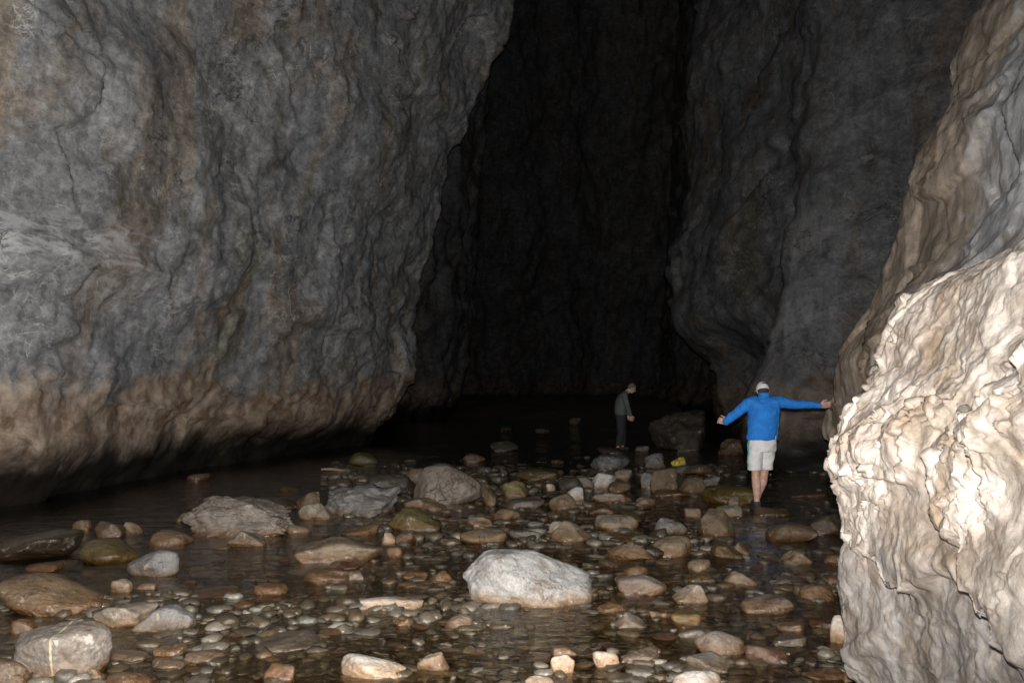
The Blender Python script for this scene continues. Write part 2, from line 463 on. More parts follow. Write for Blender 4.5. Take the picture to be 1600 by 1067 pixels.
def bed_material():
    t = NT('stream bed gravel')
    P = t.pos(); xyz = t.sep(P)
    cell = t.voro(P, 11.0, 'F1', 1)
    cell = t.sep(cell)[0]
    c = t.ramp(cell, [(0.0, (0.07, 0.055, 0.034)), (0.35, (0.13, 0.10, 0.062)), (0.6, (0.17, 0.135, 0.085)), (0.85, (0.11, 0.10, 0.075)), (1.0, (0.22, 0.19, 0.15))])
    c = t.mix(0.8, c, t.ramp(t.noise(P, 6.0, 8, 0.7), [(0.28, 0.5), (0.5, 1.0), (0.72, 1.4)]), 'MULTIPLY')
    d = t.voro(P, 11.0, 'DISTANCE_TO_EDGE')
    c = t.mix(t.mr(d, 0.0, 0.12, 0.6, 0.0), c, (0.12, 0.09, 0.05))
    n1 = t.bump(t.mr(d, 0.0, 0.3), 0.8, 0.03)
    n2 = t.bump(t.noise(P, 40.0, 6, 0.7), 0.5, 0.01, n1)
    return t.principled(c, 0.35, n2, 0.4)

def pebble_material():
    t = NT('pebbles')
    g = t.n.new('ShaderNodeNewGeometry')
    r = g.outputs['Random Per Island']; P = g.outputs['Position']
    c = t.ramp(r, [(0.0, (0.045, 0.034, 0.02)), (0.2, (0.085, 0.06, 0.035)), (0.38, (0.065, 0.056, 0.04)), (0.55, (0.10, 0.068, 0.038)),
                   (0.70, (0.085, 0.077, 0.062)), (0.85, (0.125, 0.104, 0.075)), (1.0, (0.20, 0.18, 0.15))])
    c = t.mix(0.85, c, t.ramp(t.noise(P, 30.0, 7, 0.7), [(0.28, 0.5), (0.5, 1.0), (0.72, 1.4)]), 'MULTIPLY')
    n = t.bump(t.noise(P, 60.0, 6, 0.7), 0.6, 0.012)
    return t.principled(c, 0.24, n, 0.5, 0.0, 0.5)

def water_material():
    t = NT('stream water')
    P = t.pos()
    h = t.noise(t.vmul(P, (0.55, 1.3, 1)), 5.0, 5, 0.6, 0.4)
    h2 = t.noise(t.vmul(P, (0.7, 1.4, 1)), 19.0, 4, 0.6, 0.3)
    n = t.bump(h2, 0.5, 0.025, t.bump(h, 0.55, 0.07))
    # reflectance by angle, the same from above and below
    g = t.n.new('ShaderNodeNewGeometry')
    dt = t.n.new('ShaderNodeVectorMath'); dt.operation = 'DOT_PRODUCT'
    t.put(dt.inputs[0], g.outputs['Incoming']); t.put(dt.inputs[1], t.bump(h2, 0.25, 0.02, t.bump(h, 0.30, 0.05)))
    k = t.math('SUBTRACT', 1.0, t.math('ABSOLUTE', dt.outputs['Value']), clamp=True)
    fr = t.math('MULTIPLY_ADD', t.math('POWER', k, 5.0), 0.98, 0.02)
    tr = t.n.new('ShaderNodeBsdfTransparent'); tr.inputs[0].default_value = (0.54, 0.49, 0.36, 1)
    gl = t.n.new('ShaderNodeBsdfGlossy'); gl.inputs['Roughness'].default_value = 0.03; t.put(gl.inputs['Normal'], n)
    gl.inputs['Color'].default_value = (1, 1, 1, 1)
    m = t.n.new('ShaderNodeMixShader')
    t.put(m.inputs[0], fr); t.put(m.inputs[1], tr.outputs[0]); t.put(m.inputs[2], gl.outputs[0])
    t.t.links.new(m.outputs[0], t.out.inputs[0])
    return t.mat

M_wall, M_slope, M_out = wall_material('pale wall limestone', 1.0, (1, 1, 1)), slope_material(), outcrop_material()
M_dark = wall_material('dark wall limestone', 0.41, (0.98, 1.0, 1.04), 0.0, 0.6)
M_stone, M_crack, M_bed, M_peb, M_water = stone_material(), cracked_material(), bed_material(), pebble_material(), water_material()

M_seam = stone_material(True)
# ------------------------------------------------------------------ cave walls
def rock_wall(name, plan, lean, z0, z1, ns, nz, disp, label, mat, flip=False, zpow=1.0):
    """plan: list of (x, y); lean(S, Z, XY) -> (n, m, 2) shift of the plan at a height"""
    q = catmull(plan, ns)
    z = z0 + (z1 - z0) * np.linspace(0, 1, nz) ** zpow
    P = np.zeros((ns, nz, 3))
    P[:, :, 0] = q[:, 0][:, None]; P[:, :, 1] = q[:, 1][:, None]; P[:, :, 2] = z[None, :]
    P[:, :, :2] += lean(P)
    N = grid_normals(P)
    if flip: N = -N
    flat = P.reshape(-1, 3)
    P = P + N * disp(flat).reshape(ns, nz, 1)
    F = grid_faces(ns, nz)
    if flip: F = F[:, ::-1]
    o = link(name, mesh_from(name, P.reshape(-1, 3), F), mat)
    return tag(o, label, 'rock wall', None, 'structure')

def disp_left(p):
    q = p * np.array([0.45, 0.45, 0.75])                            # beds run along the wall
    d = 0.42 * fbm(q * 0.45, 3, 0.35) + 0.14 * fbm(q * 1.5 + 5, 5, 0.45)
    w = q + 0.20 * noise3(q, 0.9, 9) + 0.06 * noise3(q, 3.5, 20)
    m = sstep(-0.15, 0.4, fbm(p * 0.25 + 77, 2))
    v, e = facets(w * np.array([0.9, 0.9, 0.8]), 3, 0.35)
    d += (0.25 + 0.75 * m) * 0.30 * v                                # slabs that have come off
    m = sstep(0.0, 0.5, fbm(p * 0.4 + 47, 2))
    v, e = facets(w * np.array([2.6, 2.6, 2.4]) + 4, 8, 0.6)
    d += (0.15 + 0.85 * m) * 0.10 * v
    v, e = facets(w * np.array([6.5, 6.5, 6.0]) + 8, 18, 0.8)
    d += m * 0.028 * v
    d += 0.014 * fbm(q * 9, 3)
    # one ruffled shelf at the near end, and a short ledge farther in
    zs = p[:, 2] + 0.25 * perlin(q * 1.2 + 3)
    d += 0.16 * np.exp(-((zs - 3.5) / 0.22) ** 2) * sstep(17.5, 14.5, p[:, 1])
    d += 0.14 * sstep(3.0, 3.15, zs) * sstep(3.9, 3.2, zs) * sstep(17.8, 18.6, p[:, 1]) * sstep(23, 21, p[:, 1])
    return d

def lean_left(P):
    z = P[:, :, 2]; y = P[:, :, 1]
    s = np.zeros(P.shape[:2] + (2,))
    k = np.interp(y, [4, 12, 18, 26, 30], [0.05, 0.10, 0.20, 0.27, 0.27])
    s[:, :, 0] = k * (z - 0.7) * (z > 0.7)
    under = np.clip(0.85 - z, 0, 1.6)
    s[:, :, 0] += -0.75 * under ** 1.2
    # slow bulges
    s[:, :, 0] += 0.25 * np.exp(-((z - 1.5) / 0.9) ** 2)
    return s

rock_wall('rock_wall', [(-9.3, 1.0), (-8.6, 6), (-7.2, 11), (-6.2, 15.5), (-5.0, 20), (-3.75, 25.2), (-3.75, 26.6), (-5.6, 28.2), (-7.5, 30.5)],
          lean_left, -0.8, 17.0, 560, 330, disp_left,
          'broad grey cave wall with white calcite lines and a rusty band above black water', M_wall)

def disp_far(p):
    tall = p * np.array([1, 1, 0.4])
    f1, f2, r = worley(p * np.array([0.4, 0.4, 0.22]) + 0.2 * np.stack([perlin(p * .6), perlin(p * .6 + 9), perlin(p * .6 + 20)], 1), 5)
    return (0.6 * fbm(tall * 0.3 + 40, 4) + 0.25 * fbm(p * 0.9 + 15, 5) + 0.5 * (r - 0.5) * sstep(0, 0.12, f2 - f1)
            + 0.12 * fbm(tall * 2.0, 3, ridge=True))

def lean_far(P):
    z = P[:, :, 2]
    s = np.zeros(P.shape[:2] + (2,))
    s[:, :, 0] = 0.06 * np.clip(z - 0.5, 0, 40)
    s[:, :, 0] += -0.6 * np.clip(1.0 - z, 0, 1.5)
    return s

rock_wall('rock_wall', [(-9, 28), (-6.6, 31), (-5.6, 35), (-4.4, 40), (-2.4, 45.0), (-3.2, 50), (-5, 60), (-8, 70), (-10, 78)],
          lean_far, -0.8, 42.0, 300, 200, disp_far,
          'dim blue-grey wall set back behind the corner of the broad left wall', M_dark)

def lean_end(P):
    z = P[:, :, 2]
    s = np.zeros(P.shape[:2] + (2,))
    s[:, :, 1] = -0.16 * np.clip(z - 2, 0, 40) + 1.2 * np.exp(-((z - 6) / 4) ** 2)
    return s

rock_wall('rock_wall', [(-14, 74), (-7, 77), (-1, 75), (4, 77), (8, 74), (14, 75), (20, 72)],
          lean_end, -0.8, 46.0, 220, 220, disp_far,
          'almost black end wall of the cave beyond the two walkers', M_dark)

def disp_right(p):
    q = p * np.array([0.45, 0.45, 0.65])
    w = q + 0.20 * noise3(q, 0.9, 9)
    v, e = facets(w * 0.9 + 3, 12, 0.4)
    d = 0.35 * fbm(q * 0.5 + 70, 3, 0.4) + 0.13 * fbm(q * 1.6 + 33, 5, 0.45) + 0.28 * v
    v, e = facets(w * 2.8 + 7, 15, 0.6)
    return d + 0.10 * v

def lean_right(P):
    z = P[:, :, 2]; y = P[:, :, 1]; x = P[:, :, 0]
    s = np.zeros(P.shape[:2] + (2,))
    s[:, :, 0] = 0.03 * np.clip(z, 0, 30) * np.interp(y, [14, 20, 27], [0.5, 0.6, 2.0])
    # the hanging bulge: full between 2.6 m and 9 m up, cut away below
    far = sstep(20.5, 24.5, y) * (1 - sstep(29, 34, y))
    s[:, :, 0] += far * (1.25 * (1 - sstep(2.3, 3.6, z)) - 0.45 * np.exp(-((z - 5.2) / 2.2) ** 2))
    # rib: broad foot, narrow top
    rib = np.exp(-((y - 18.6) / 1.1) ** 2)
    s[:, :, 0] -= rib * 0.9 * (1 - sstep(3.0, 7.5, z))
    s[:, :, 0] -= 0.5 * (1 - sstep(0.2, 2.5, z)) * (1 - far)
    return s

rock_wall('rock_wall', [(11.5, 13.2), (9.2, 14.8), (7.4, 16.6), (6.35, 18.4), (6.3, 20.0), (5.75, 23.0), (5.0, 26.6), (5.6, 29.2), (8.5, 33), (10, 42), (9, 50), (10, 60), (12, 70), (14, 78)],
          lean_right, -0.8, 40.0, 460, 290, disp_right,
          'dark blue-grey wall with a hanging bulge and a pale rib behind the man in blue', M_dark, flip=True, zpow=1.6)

# ------------------------------------------------------------------ near right-hand slope and outcrop: x as a function of (y, z)
def slope_x(y, z):
    ze = [-1.0, 0.0, 0.6, 0.95, 1.4, 2.0, 2.73, 3.5, 4.6, 6.2, 8.0, 12.0]
    xe = np.interp(z, ze, [5.6, 5.1, 4.80, 4.50, 4.44, 4.42, 4.56, 4.85, 5.05, 5.55, 6.1, 7.0])
    ye = np.interp(z, ze, [13.5, 13.4, 13.2, 13.1, 13.0, 12.5, 12.0, 11.5, 11.0, 10.5, 10.2, 9.5])
    a = np.clip(ye - y, 0, None); b = np.clip(y - ye, 0, None)
    return xe - 0.09 * a + 0.0022 * a * a + 1.1 * b ** 1.35 + 0.10 * np.exp(-((y - ye) / 0.25) ** 2)

def smax(a, b, k):
    h = np.clip(0.5 + 0.5 * (a - b) / k, 0, 1)
    return b * (1 - h) + a * h + k * h * (1 - h)

def outcrop_x(y, z):
    zz = z - 0.17 * (4.9 - y) + 0.04 * np.clip(1 - (4.9 - y) / 1.4, 0, 1) * sstep(1.35, 1.65, z)
    xs = np.interp(zz, [-0.8, 0.0, 0.28, 0.53, 0.80, 0.92, 1.07, 1.28, 1.39, 1.52, 1.70, 1.90, 2.10, 2.25, 2.40, 2.7, 3.2, 4.0],
                   [1.82, 1.76, 1.68, 1.68, 1.72, 1.76, 1.77, 1.72, 1.74, 1.83, 1.95, 2.02, 2.12, 2.30, 2.65, 3.4, 4.3, 5.5])
    a = 4.9 - y
    back = np.clip(-a, 0, None)
    sh_ = sstep(1.36, 1.56, z)
    x = xs + np.where(a > 0, 0.10 * a, 0) + (1 - sh_) * 1.0 * back ** 1.25 + sh_ * (0.31 * back + 0.25 * np.exp(-((back - 1.2) / 0.5) ** 2))
    # brown block wedged out at the right, over a dark undercut
    j1 = 0.06 * np.sin(y * 23) + 0.03 * np.sin(y * 51)
    l1 = 1.37 - (4.0 - y) * 1.0 + j1
    l2 = 1.43 + (4.0 - y) * 0.70
    blk = sstep(0.0, 0.08, z - l1) * sstep(-0.02, 0.16, l2 - z) * sstep(-0.12, 0.30, 4.03 - y)
    x -= 0.11 * blk
    # sloping ledge above it
    x += 0.05 * np.exp(-((z - l2 - 0.03) / 0.07) ** 2) * sstep(-0.05, 0.2, 4.05 - y)
    # jagged lip of the upper mass over the lower slabs
    lip = np.interp(y, [3.3, 3.6, 3.85, 4.1, 4.3, 4.5, 4.7, 4.95, 5.4], [0.75, 0.86, 0.95, 0.80, 0.70, 0.84, 0.86, 0.93, 0.95]) + 0.025 * np.sin(y * 37)
    x += 0.085 * (1 - sstep(-0.03, 0.02, z - lip))
    # crack crossing the lower slabs
    return x

def disp_slope(p):
    q = p * np.array([0.8, 0.5, 0.8])
    w = q + 0.12 * noise3(q, 1.5, 2)
    v, e = facets(w * 1.6, 21, 0.5)
    d = 0.16 * fbm(q * 0.9 + 3, 4, 0.42) + 0.12 * v
    v, e = facets(w * 4.5 + 3, 27, 0.7)
    d += 0.05 * v * sstep(-0.1, 0.4, fbm(q + 40, 2))
    return d + 0.02 * fbm(q * 7, 4)

def yz_surface(name, fx, y, z, disp, mat, label, cat, kind):
    Y, Z = np.meshgrid(y, z, indexing='ij')
    P = np.stack([fx(Y, Z), Y, Z], 2)
    N = -grid_normals(P)                       # towards the stream (-x)
    P = P + N * disp(P.reshape(-1, 3)).reshape(len(y), len(z), 1)
    F = grid_faces(len(y), len(z))[:, ::-1]
    o = link(name, mesh_from(name, P.reshape(-1, 3), F), mat)
    return tag(o, label, cat, None, kind)

yz_surface('rock_wall', slope_x, np.linspace(3.0, 15.5, 330), np.linspace(-0.6, 11.0, 310), disp_slope, M_slope,
           'beige and grey glittering wall the man in blue leans on', 'rock wall', 'structure')

def disp_out(p):
    d = 0.065 * fbm(p * 1.5 + 4, 4, 0.42)
    up = sstep(0.55, 1.0, p[:, 2])
    patch = sstep(-0.05, 0.40, fbm(p * 1.5 + 18, 2))                 # chipped places and smooth, water-worn ones
    lum = (0.2 + 0.8 * up) * (0.12 + 0.88 * patch)
    dip = np.stack([p[:, 0], 0.83 * p[:, 1] + 0.56 * p[:, 2], -0.56 * p[:, 1] + 0.83 * p[:, 2]], 1)
    w = dip + 0.06 * noise3(p, 3.0, 1)
    v, e = facets(w * np.array([2.4, 2.4, 2.0]), 31, 0.7)
    d += (0.45 + 0.55 * lum) * 0.044 * v
    v, e = facets(w * np.array([7.0, 6.5, 7.5]) + 5, 44, 0.9)
    d += lum * 0.036 * v
    v, e = facets(w * np.array([16.0, 15.0, 17.0]) + 9, 61, 1.0)
    d += lum * sstep(-0.2, 0.3, fbm(p * 2.6 + 8, 2)) * 0.022 * v
    d += 0.014 * fbm(p * 7 + 2, 4, 0.5)
    # scalloped runs on the smooth parts
    d += (1 - patch) * 0.007 * fbm(np.stack([p[:, 0], p[:, 1] * 3 + p[:, 2] * 2, p[:, 2] * 7 - p[:, 1] * 3], 1), 3, 0.5, ridge=True)
    # long joints dipping through the lower slabs
    lowm = 1 - up
    st = 0.6 * perlin(np.stack([p[:, 1] * 3 + p[:, 2] * 4.5, p[:, 1] * 0.5, p[:, 2] * 0.7], 1))
    d += lowm * 0.05 * np.sign(st) * np.abs(st) ** 0.5
    return d

def out_x2(y, z):
    return np.minimum(outcrop_x(y, z), slope_x(y, z) + 0.25)

yo = np.concatenate([np.linspace(1.2, 3.2, 60)[:-1], np.linspace(3.2, 5.15, 270)[:-1], np.linspace(5.15, 10.5, 190)])
zo = np.concatenate([np.linspace(-0.6, -0.05, 14)[:-1], np.linspace(-0.05, 2.5, 330)[:-1], np.linspace(2.5, 3.6, 40)])
yz_surface('rock_outcrop', out_x2, yo, zo, disp_out, M_out,
           'bright beige lumpy rock outcrop bulging over the water in the near corner', 'rock outcrop', None)

# ------------------------------------------------------------------ stream bed and water
def bed_z(x, y):
    p = np.stack([x, y, np.zeros_like(x)], -1).reshape(-1, 3)
    z = -0.055 + 0.06 * fbm(p * 0.55 + 2, 3) + 0.035 * fbm(p * 1.7 + 9, 3) + 0.02 * fbm(p * 6.0, 2)
    X = p[:, 0]; Y = p[:, 1]
    z -= 0.55 * sstep(-2.6, -5.2, X + 0.12 * (Y - 10)) * sstep(7.5, 10.5, Y)             # channel along the left wall
    z -= 0.16 * np.exp(-(((X - 0.35) / 1.0) ** 2 + ((Y - 6.1) / 0.45) ** 2))             # pool in front of the white boulder
    z -= 0.25 * sstep(1.6, 3.2, X) * sstep(9.0, 11.0, Y) * sstep(17, 14, Y)              # dark pool beside the man in blue
    z -= 0.20 * sstep(17, 24, Y)
    z += 1.1 * sstep(39, 50, Y + 1.2 * np.sin(X * .7)) * (0.75 + 0.5 * perlin(p * 0.3 + 3))
    return z.reshape(x.shape)

def graded(y0, y1, n, u0, u1, m):
    y = y0 * (y1 / y0) ** np.linspace(0, 1, n)
    u = np.linspace(u0, u1, m)
    return u[None, :] * (y[:, None] + 1.5), np.repeat(y[:, None], m, 1)

X, Y = graded(2.2, 84.0, 340, -1.0, 1.0, 330)
Z = np.clip(bed_z(X, Y), -1.2, 3)
me = mesh_from('stream_bed', np.stack([X, Y, Z], 2).reshape(-1, 3), grid_faces(*X.shape)[:, ::-1])
tag(link('stream_bed', me, M_bed), 'brown gravel bed of the stream', None, None, 'structure')
# the ground carries on behind the camera
q = [(-70, -60, -0.9), (70, -60, -0.9), (70, 120, -0.9), (-70, 120, -0.9)]
tag(link('ground', mesh_from('ground', q, np.array([[0, 1, 2, 3]])), M_bed), 'gravel ground of the gorge', None, None, 'structure')

X, Y = graded(2.0, 80.0, 430, -1.0, 1.0, 380)
p = np.stack([X, Y, 0 * X], 2).reshape(-1, 3)
amp = 0.45 + 0.9 * sstep(-0.1, 0.4, fbm(p * 0.4 + 31, 2))
wz = amp * (0.010 * fbm(p * np.array([1.3, 3.2, 1]), 3) + 0.005 * fbm(p * np.array([4.0, 8.5, 1]) + 3, 2, ridge=True))
p[:, 2] = wz
me = mesh_from('stream_water', p, grid_faces(*X.shape)[:, ::-1])
tag(link('stream_water', me, M_water), 'clear shallow stream water', None, None, 'structure')

# ------------------------------------------------------------------ stones
_ico = {}
def ico(n):
    if n not in _ico:
        bm = bmesh.new(); bmesh.ops.create_icosphere(bm, subdivisions=n, radius=1.0)
        bm.verts.ensure_lookup_table()
        V = np.array([v.co[:] for v in bm.verts]); F = np.array([[v.index for v in f.verts] for f in bm.faces])
        bm.free(); _ico[n] = (V / np.linalg.norm(V, axis=1)[:, None], F)
    return _ico[n]

def rock_shape(seed, kind='r', sub=4, rough=1.0):
    """unit rock: extents about +-1; kind r round, a angular, f flat slab, w wedge or pointed, k rugged"""
    rs = np.random.RandomState(seed)
    D, F = ico(sub)
    npl = {'r': 16, 'a': 11, 'f': 13, 'w': 10, 'k': 14}[kind]
    pw = {'r': 7, 'a': 22, 'f': 11, 'w': 16, 'k': 18}[kind]
    n = rs.normal(size=(npl, 3)); n /= np.linalg.norm(n, axis=1)[:, None]
    n = np.vstack([n, np.eye(3), -np.eye(3)])
    d = np.concatenate([rs.uniform(0.72, 1.0, npl), rs.uniform(0.9, 1.05, 6)])
    k = np.clip(D @ n.T / d, 0, None)
    V = D / ((k ** pw).sum(1) ** (1.0 / pw))[:, None]
    if kind == 'w':
        t = np.clip(V[:, 2], 0, 1); sx = rs.uniform(-0.35, 0.35)
        V[:, 0] = V[:, 0] * (1 - 0.55 * t) + sx * t; V[:, 1] *= (1 - 0.4 * t)
    o = rs.uniform(0, 50, 3)
    amp = {'r': 0.07, 'a': 0.06, 'f': 0.07, 'w': 0.07, 'k': 0.15}[kind] * rough
    V = V * (1 + amp * fbm(V * 1.6 + o, 4 if sub > 3 else 2) + 0.35 * amp * fbm(V * 5 + o, 3, ridge=True))[:, None]
    lo, hi = V.min(0), V.max(0)
    return (V - (lo + hi) / 2) / ((hi - lo) / 2), F

COL = dict(W=(.60, .575, .545), G=(.33, .32, .31), L=(.44, .38, .305), T=(.34, .265, .18), B=(.25, .18, .115), D=(.095, .08, .06),
           O=(.30, .21, .125), Y=(.20, .16, .065), P=(.37, .315, .265), C=(.56, .49, .41), S=(.27, .29, .31), R=(.25, .18, .135))
refs = []
placed = []                                     # (x, y, radius) of the stones set one by one

def stone(px, pyb, w, h, kind, col, label, wet=0.0, seed=None, dep=None, rot=None, mat=None, shape=None, lift=0.0, cat='stone', name='river_stone', group='stones in the stream', rough=1.0):
    seed = seed if seed is not None else int(px * 7 + pyb * 13)
    rs = random.Random(seed)
    d0 = depth_of(pyb)
    wm = w / FPX * d0
    dep = (dep or rs.uniform(0.62, 0.85)) * wm
    d = d0 + dep * 0.42
    hm = h / FPX * d0 - 0.62 * dep * EYE / d0
    hm = max(hm, 0.30 * h / FPX * d0, 0.018)
    sink = 0.28 * hm + 0.035
    sub = 6 if w > 140 else 5 if w > 48 else 4
    V, F = rock_shape(seed, kind, sub, rough)
    if shape is not None: V = shape(V)
    half = (hm + sink) / 2
    tilt = rs.uniform(-0.12, 0.12)
    V = V * np.array([wm / 2 * d / d0, dep / 2, half])
    a = rot if rot is not None else tilt
    ca, sa = math.cos(a), math.sin(a)
    V = np.stack([V[:, 0] * ca - V[:, 2] * sa, V[:, 1], V[:, 0] * sa + V[:, 2] * ca], 1)
    hi = V[:, 2].max()
    me = mesh_from('stone', V, F)
    me.materials.append(mat or M_stone)
    o = link(name, me)
    o.location = ((px - 800) / FPX * d0 * d / d0 * (1 / math.cos(PITCH)) * 0.999, d, hm - hi + lift)
    c = COL[col] if isinstance(col, str) else col
    c = tuple(x * (0.78 if col in ('W', 'C') else 0.54) for x in c)
    o.color = (*c, wet)
    tag(o, label, cat, group)
    placed.append((o.location.x, d, max(wm, dep) / 2))
    refs.append((px, pyb - h * 0.4, w, h, label.split(',')[0]))
    return o

def hero_shape(V):
    V = V.copy()
    t = np.clip((V[:, 0] + 0.1) / 1.1, 0, 1)
    up = np.clip(V[:, 2], 0, 1)
    V[:, 2] -= 0.48 * t ** 1.3 * up
    V[:, 0] += 0.05 * up
    return V
def lean_l(V):
    V = V.copy(); t = np.clip((V[:, 0] + 0.2) / 1.2, 0, 1); V[:, 2] -= 0.7 * t * np.clip(V[:, 2], 0, 1); return V
def lean_r(V):
    V = V.copy(); V[:, 0] *= -1; V = lean_l(V); V[:, 0] *= -1; return V

S = stone
S(826, 948, 208, 97, 'f', (.62, .60, .575), 'largest white boulder, smeared grey and brown, standing in the middle of the stream', seed=12, dep=0.62, rough=0.85, shape=hero_shape, rot=-0.05)
S(113, 1062, 146, 103, 'r', 'P', 'big rounded tan boulder with a pale upright seam in the bottom left corner', seed=5, dep=0.9, rot=0.0, mat=M_seam)
S(18, 1078, 78, 54, 'r', 'B', 'olive-brown stone cut by the left frame edge beside the big tan boulder', 0.5)
S(205, 1082, 76, 34, 'r', 'B', 'flat brown stone just right of the big tan boulder foot', 0.3)
S(160, 1060, 32, 18, 'w', 'L', 'small pale wedge lying against the right foot of the big tan boulder')
S(88, 960, 158, 70, 'r', 'O', 'broad orange-brown boulder with a grey right flank, behind the big tan boulder', 0.35, shape=lean_l)
S(203, 980, 92, 42, 'a', 'L', 'tan slab with a sharp orange underside, right of the orange-brown boulder', 0.1)
S(268, 987, 93, 46, 'w', 'G', 'grey-brown peaked stone beside the tan slab with an orange underside', 0.1)
S(247, 902, 84, 48, 'r', 'G', 'grey drum-shaped stone with a dry whitish top, left of centre stream', shape=lean_r)
S(68, 877, 122, 52, 'r', 'D', 'dark wet sloping boulder with white glints at its foot, by the left edge', 1.0, shape=lean_r)
S(176, 881, 88, 40, 'r', 'Y', 'dark olive dome behind the grey drum-shaped stone', 0.8)
S(75, 892, 57, 15, 'f', 'O', 'thin flat orange slab in front of the dark wet sloping boulder', 0.6)
S(134, 829, 28, 18, 'r', 'T', 'small yellowish stone at the far side of the dark wet boulders', 0.4)
S(177, 839, 45, 26, 'a', 'B', 'dark brown blocky stone between a yellowish stone and a pale pointed one', 0.7)
S(213, 832, 32, 18, 'w', 'L', 'pale pointed stone right of the dark brown blocky stone', 0.2)
S(273, 852, 60, 26, 'r', 'O', 'orange-brown oval stone left of the cracked grey mound', 0.4)
S(378, 838, 168, 70, 'k', 'P', 'large grey-white mound netted with brown cracks, by the left channel', shape=lean_l, rough=1.5)
S(391, 854, 58, 28, 'w', 'P', 'rosy speckled stone in front of the cracked grey mound')
S(296, 816, 30, 17, 'w', 'Y', 'small olive pointed stone at the left end of the cracked grey mound', 0.3)
S(497, 812, 54, 28, 'a', 'L', 'pale block in the row between the cracked mound and the rugged dark rock')
S(484, 797, 40, 30, 'w', 'B', 'brown peaked stone behind the pale block')
S(437, 797, 60, 24, 'r', 'D', 'dark rounded stone behind the right end of the cracked grey mound', 0.5)
S(471, 833, 36, 15, 'r', 'L', 'low pale tan stone right of the cracked grey mound foot', 0.1)
S(448, 830, 34, 20, 'k', 'G', 'small grey broken lump at the right foot of the cracked mound')
S(197, 925, 34, 22, 'a', 'L', 'small pale tan chip below the grey drum-shaped stone')
S(236, 921, 34, 12, 'f', 'L', 'thin flat chip right of the small pale tan chip', 0.4)
S(152, 956, 28, 19, 'r', 'O', 'small bright orange stone against the right end of the orange-brown boulder', 0.4)
S(46, 988, 40, 24, 'r', 'O', 'wet orange stone peeping out left of the big tan boulder', 0.8)
S(4, 922, 26, 16, 'r', 'O', 'orange stone cut by the left edge beside the orange-brown boulder', 0.5)
S(332, 934, 88, 18, 'f', 'R', 'reddish slab awash just under the surface, left of mid stream', 0.9)
S(427, 929, 50, 18, 'r', 'O', 'small bright orange-brown stone right of the awash reddish slab', 0.4)
S(385, 948, 36, 13, 'r', 'R', 'small reddish wet stone in front of the bright orange-brown one', 0.9)
S(375, 973, 58, 13, 'f', 'S', 'thin grey wet slab a step in front of the small reddish stone', 0.9)
S(445, 1017, 118, 30, 'f', 'S', 'long grey slanting slab left of the white oval stone', 0.8, rot=0.10)
S(272, 1026, 48, 20, 'k', 'T', 'tan lumpy wet stone between the big tan boulder and the long grey slab', 0.9)
S(273, 1042, 52, 15, 'f', 'G', 'grey wet flat stone in front of the tan lumpy wet one', 0.9)
S(213, 1032, 58, 18, 'f', 'G', 'grey wet flat stone touching the right side of the big tan boulder', 0.9)
S(330, 1033, 64, 20, 'f', 'G', 'grey wet flat stone halfway to the long grey slab', 0.9)
S(443, 1063, 48, 28, 'k', 'O', 'orange lumpy stone at the bottom edge in front of the long grey slab', 0.7)
S(533, 879, 132, 43, 'f', 'T', 'wide brown two-tier slab left of the white boulder', 0.2, shape=lean_l)
S(541, 889, 54, 15, 'w', 'R', 'reddish lumpy stone at the front edge of the wide brown slab', 0.6)
S(566, 808, 124, 54, 'k', 'G', 'large dark grey rugged rock right of the cracked mound', 0.15, rough=1.6)
S(616, 776, 74, 38, 'r', 'D', 'smooth dark dome between the rugged grey rock and the jointed pink boulder', 0.4)
S(700, 787, 110, 66, 'a', 'P', 'square pinkish boulder covered with a net of dark joints', mat=M_crack, dep=0.7)
S(655, 760, 48, 30, 'k', 'B', 'brown rubbly rock behind the left side of the jointed pink boulder')
S(667, 796, 68, 20, 'w', 'T', 'low pointed tan stone in front of the jointed pink boulder')
S(650, 829, 82, 38, 'w', 'Y', 'brown-olive mound in front of the low pointed tan stone')
S(609, 848, 24, 17, 'w', 'C', 'small pale cone left of the brown-olive mound')
S(633, 848, 32, 17, 'r', 'B', 'dull brown stone right of the small pale cone', 0.3)
S(619, 871, 26, 18, 'r', 'O', 'small round orange stone at the right end of the wide brown slab', 0.1)
S(565, 835, 58, 17, 'f', 'T', 'tan flat stone behind the wide brown slab', 0.2)
S(514, 910, 74, 25, 'r', 'B', 'brown dome awash in front of the wide brown slab', 0.6)
S(557, 907, 30, 17, 'k', 'G', 'small shiny grey lump touching the awash brown dome', 0.9)
S(651, 904, 38, 13, 'k', 'T', 'speckled tan cobble, left one of a pair beside the white boulder', 0.7)
S(689, 909, 38, 18, 'w', 'O', 'orange pointed cobble, the nearer to the white boulder of a pair', 0.2)
S(650, 916, 56, 10, 'f', 'L', 'thin pale flake in front of the pair beside the white boulder', 0.8)
S(617, 953, 95, 28, 'f', 'W', 'flat grey-white stone with a pointed right end, left of the white boulder', shape=lean_l)
S(632, 976, 34, 14, 'k', 'T', 'tan wet lump in front of the flat grey-white pointed stone', 0.9)
S(719, 981, 50, 22, 'r', 'P', 'small rounded pink-tan stone in front of the white boulder left end', 0.1)
S(586, 1060, 106, 43, 'r', 'W', 'white oval stone with a tan rim at the bottom edge')
S(679, 1047, 50, 30, 'w', 'L', 'tan stone with a white tip, right of the white oval stone')
S(878, 1051, 38, 32, 'a', 'C', 'cream upright chunk, left of two in the bottom middle')
S(945, 1042, 40, 27, 'r', 'C', 'cream rounded chunk, right of two in the bottom middle')
S(880, 1024, 42, 17, 'w', 'T', 'tan low stone just behind the cream upright chunk', 0.3)
S(842, 1082, 48, 26, 'r', 'W', 'whitish stone cut by the bottom edge below the cream upright chunk')
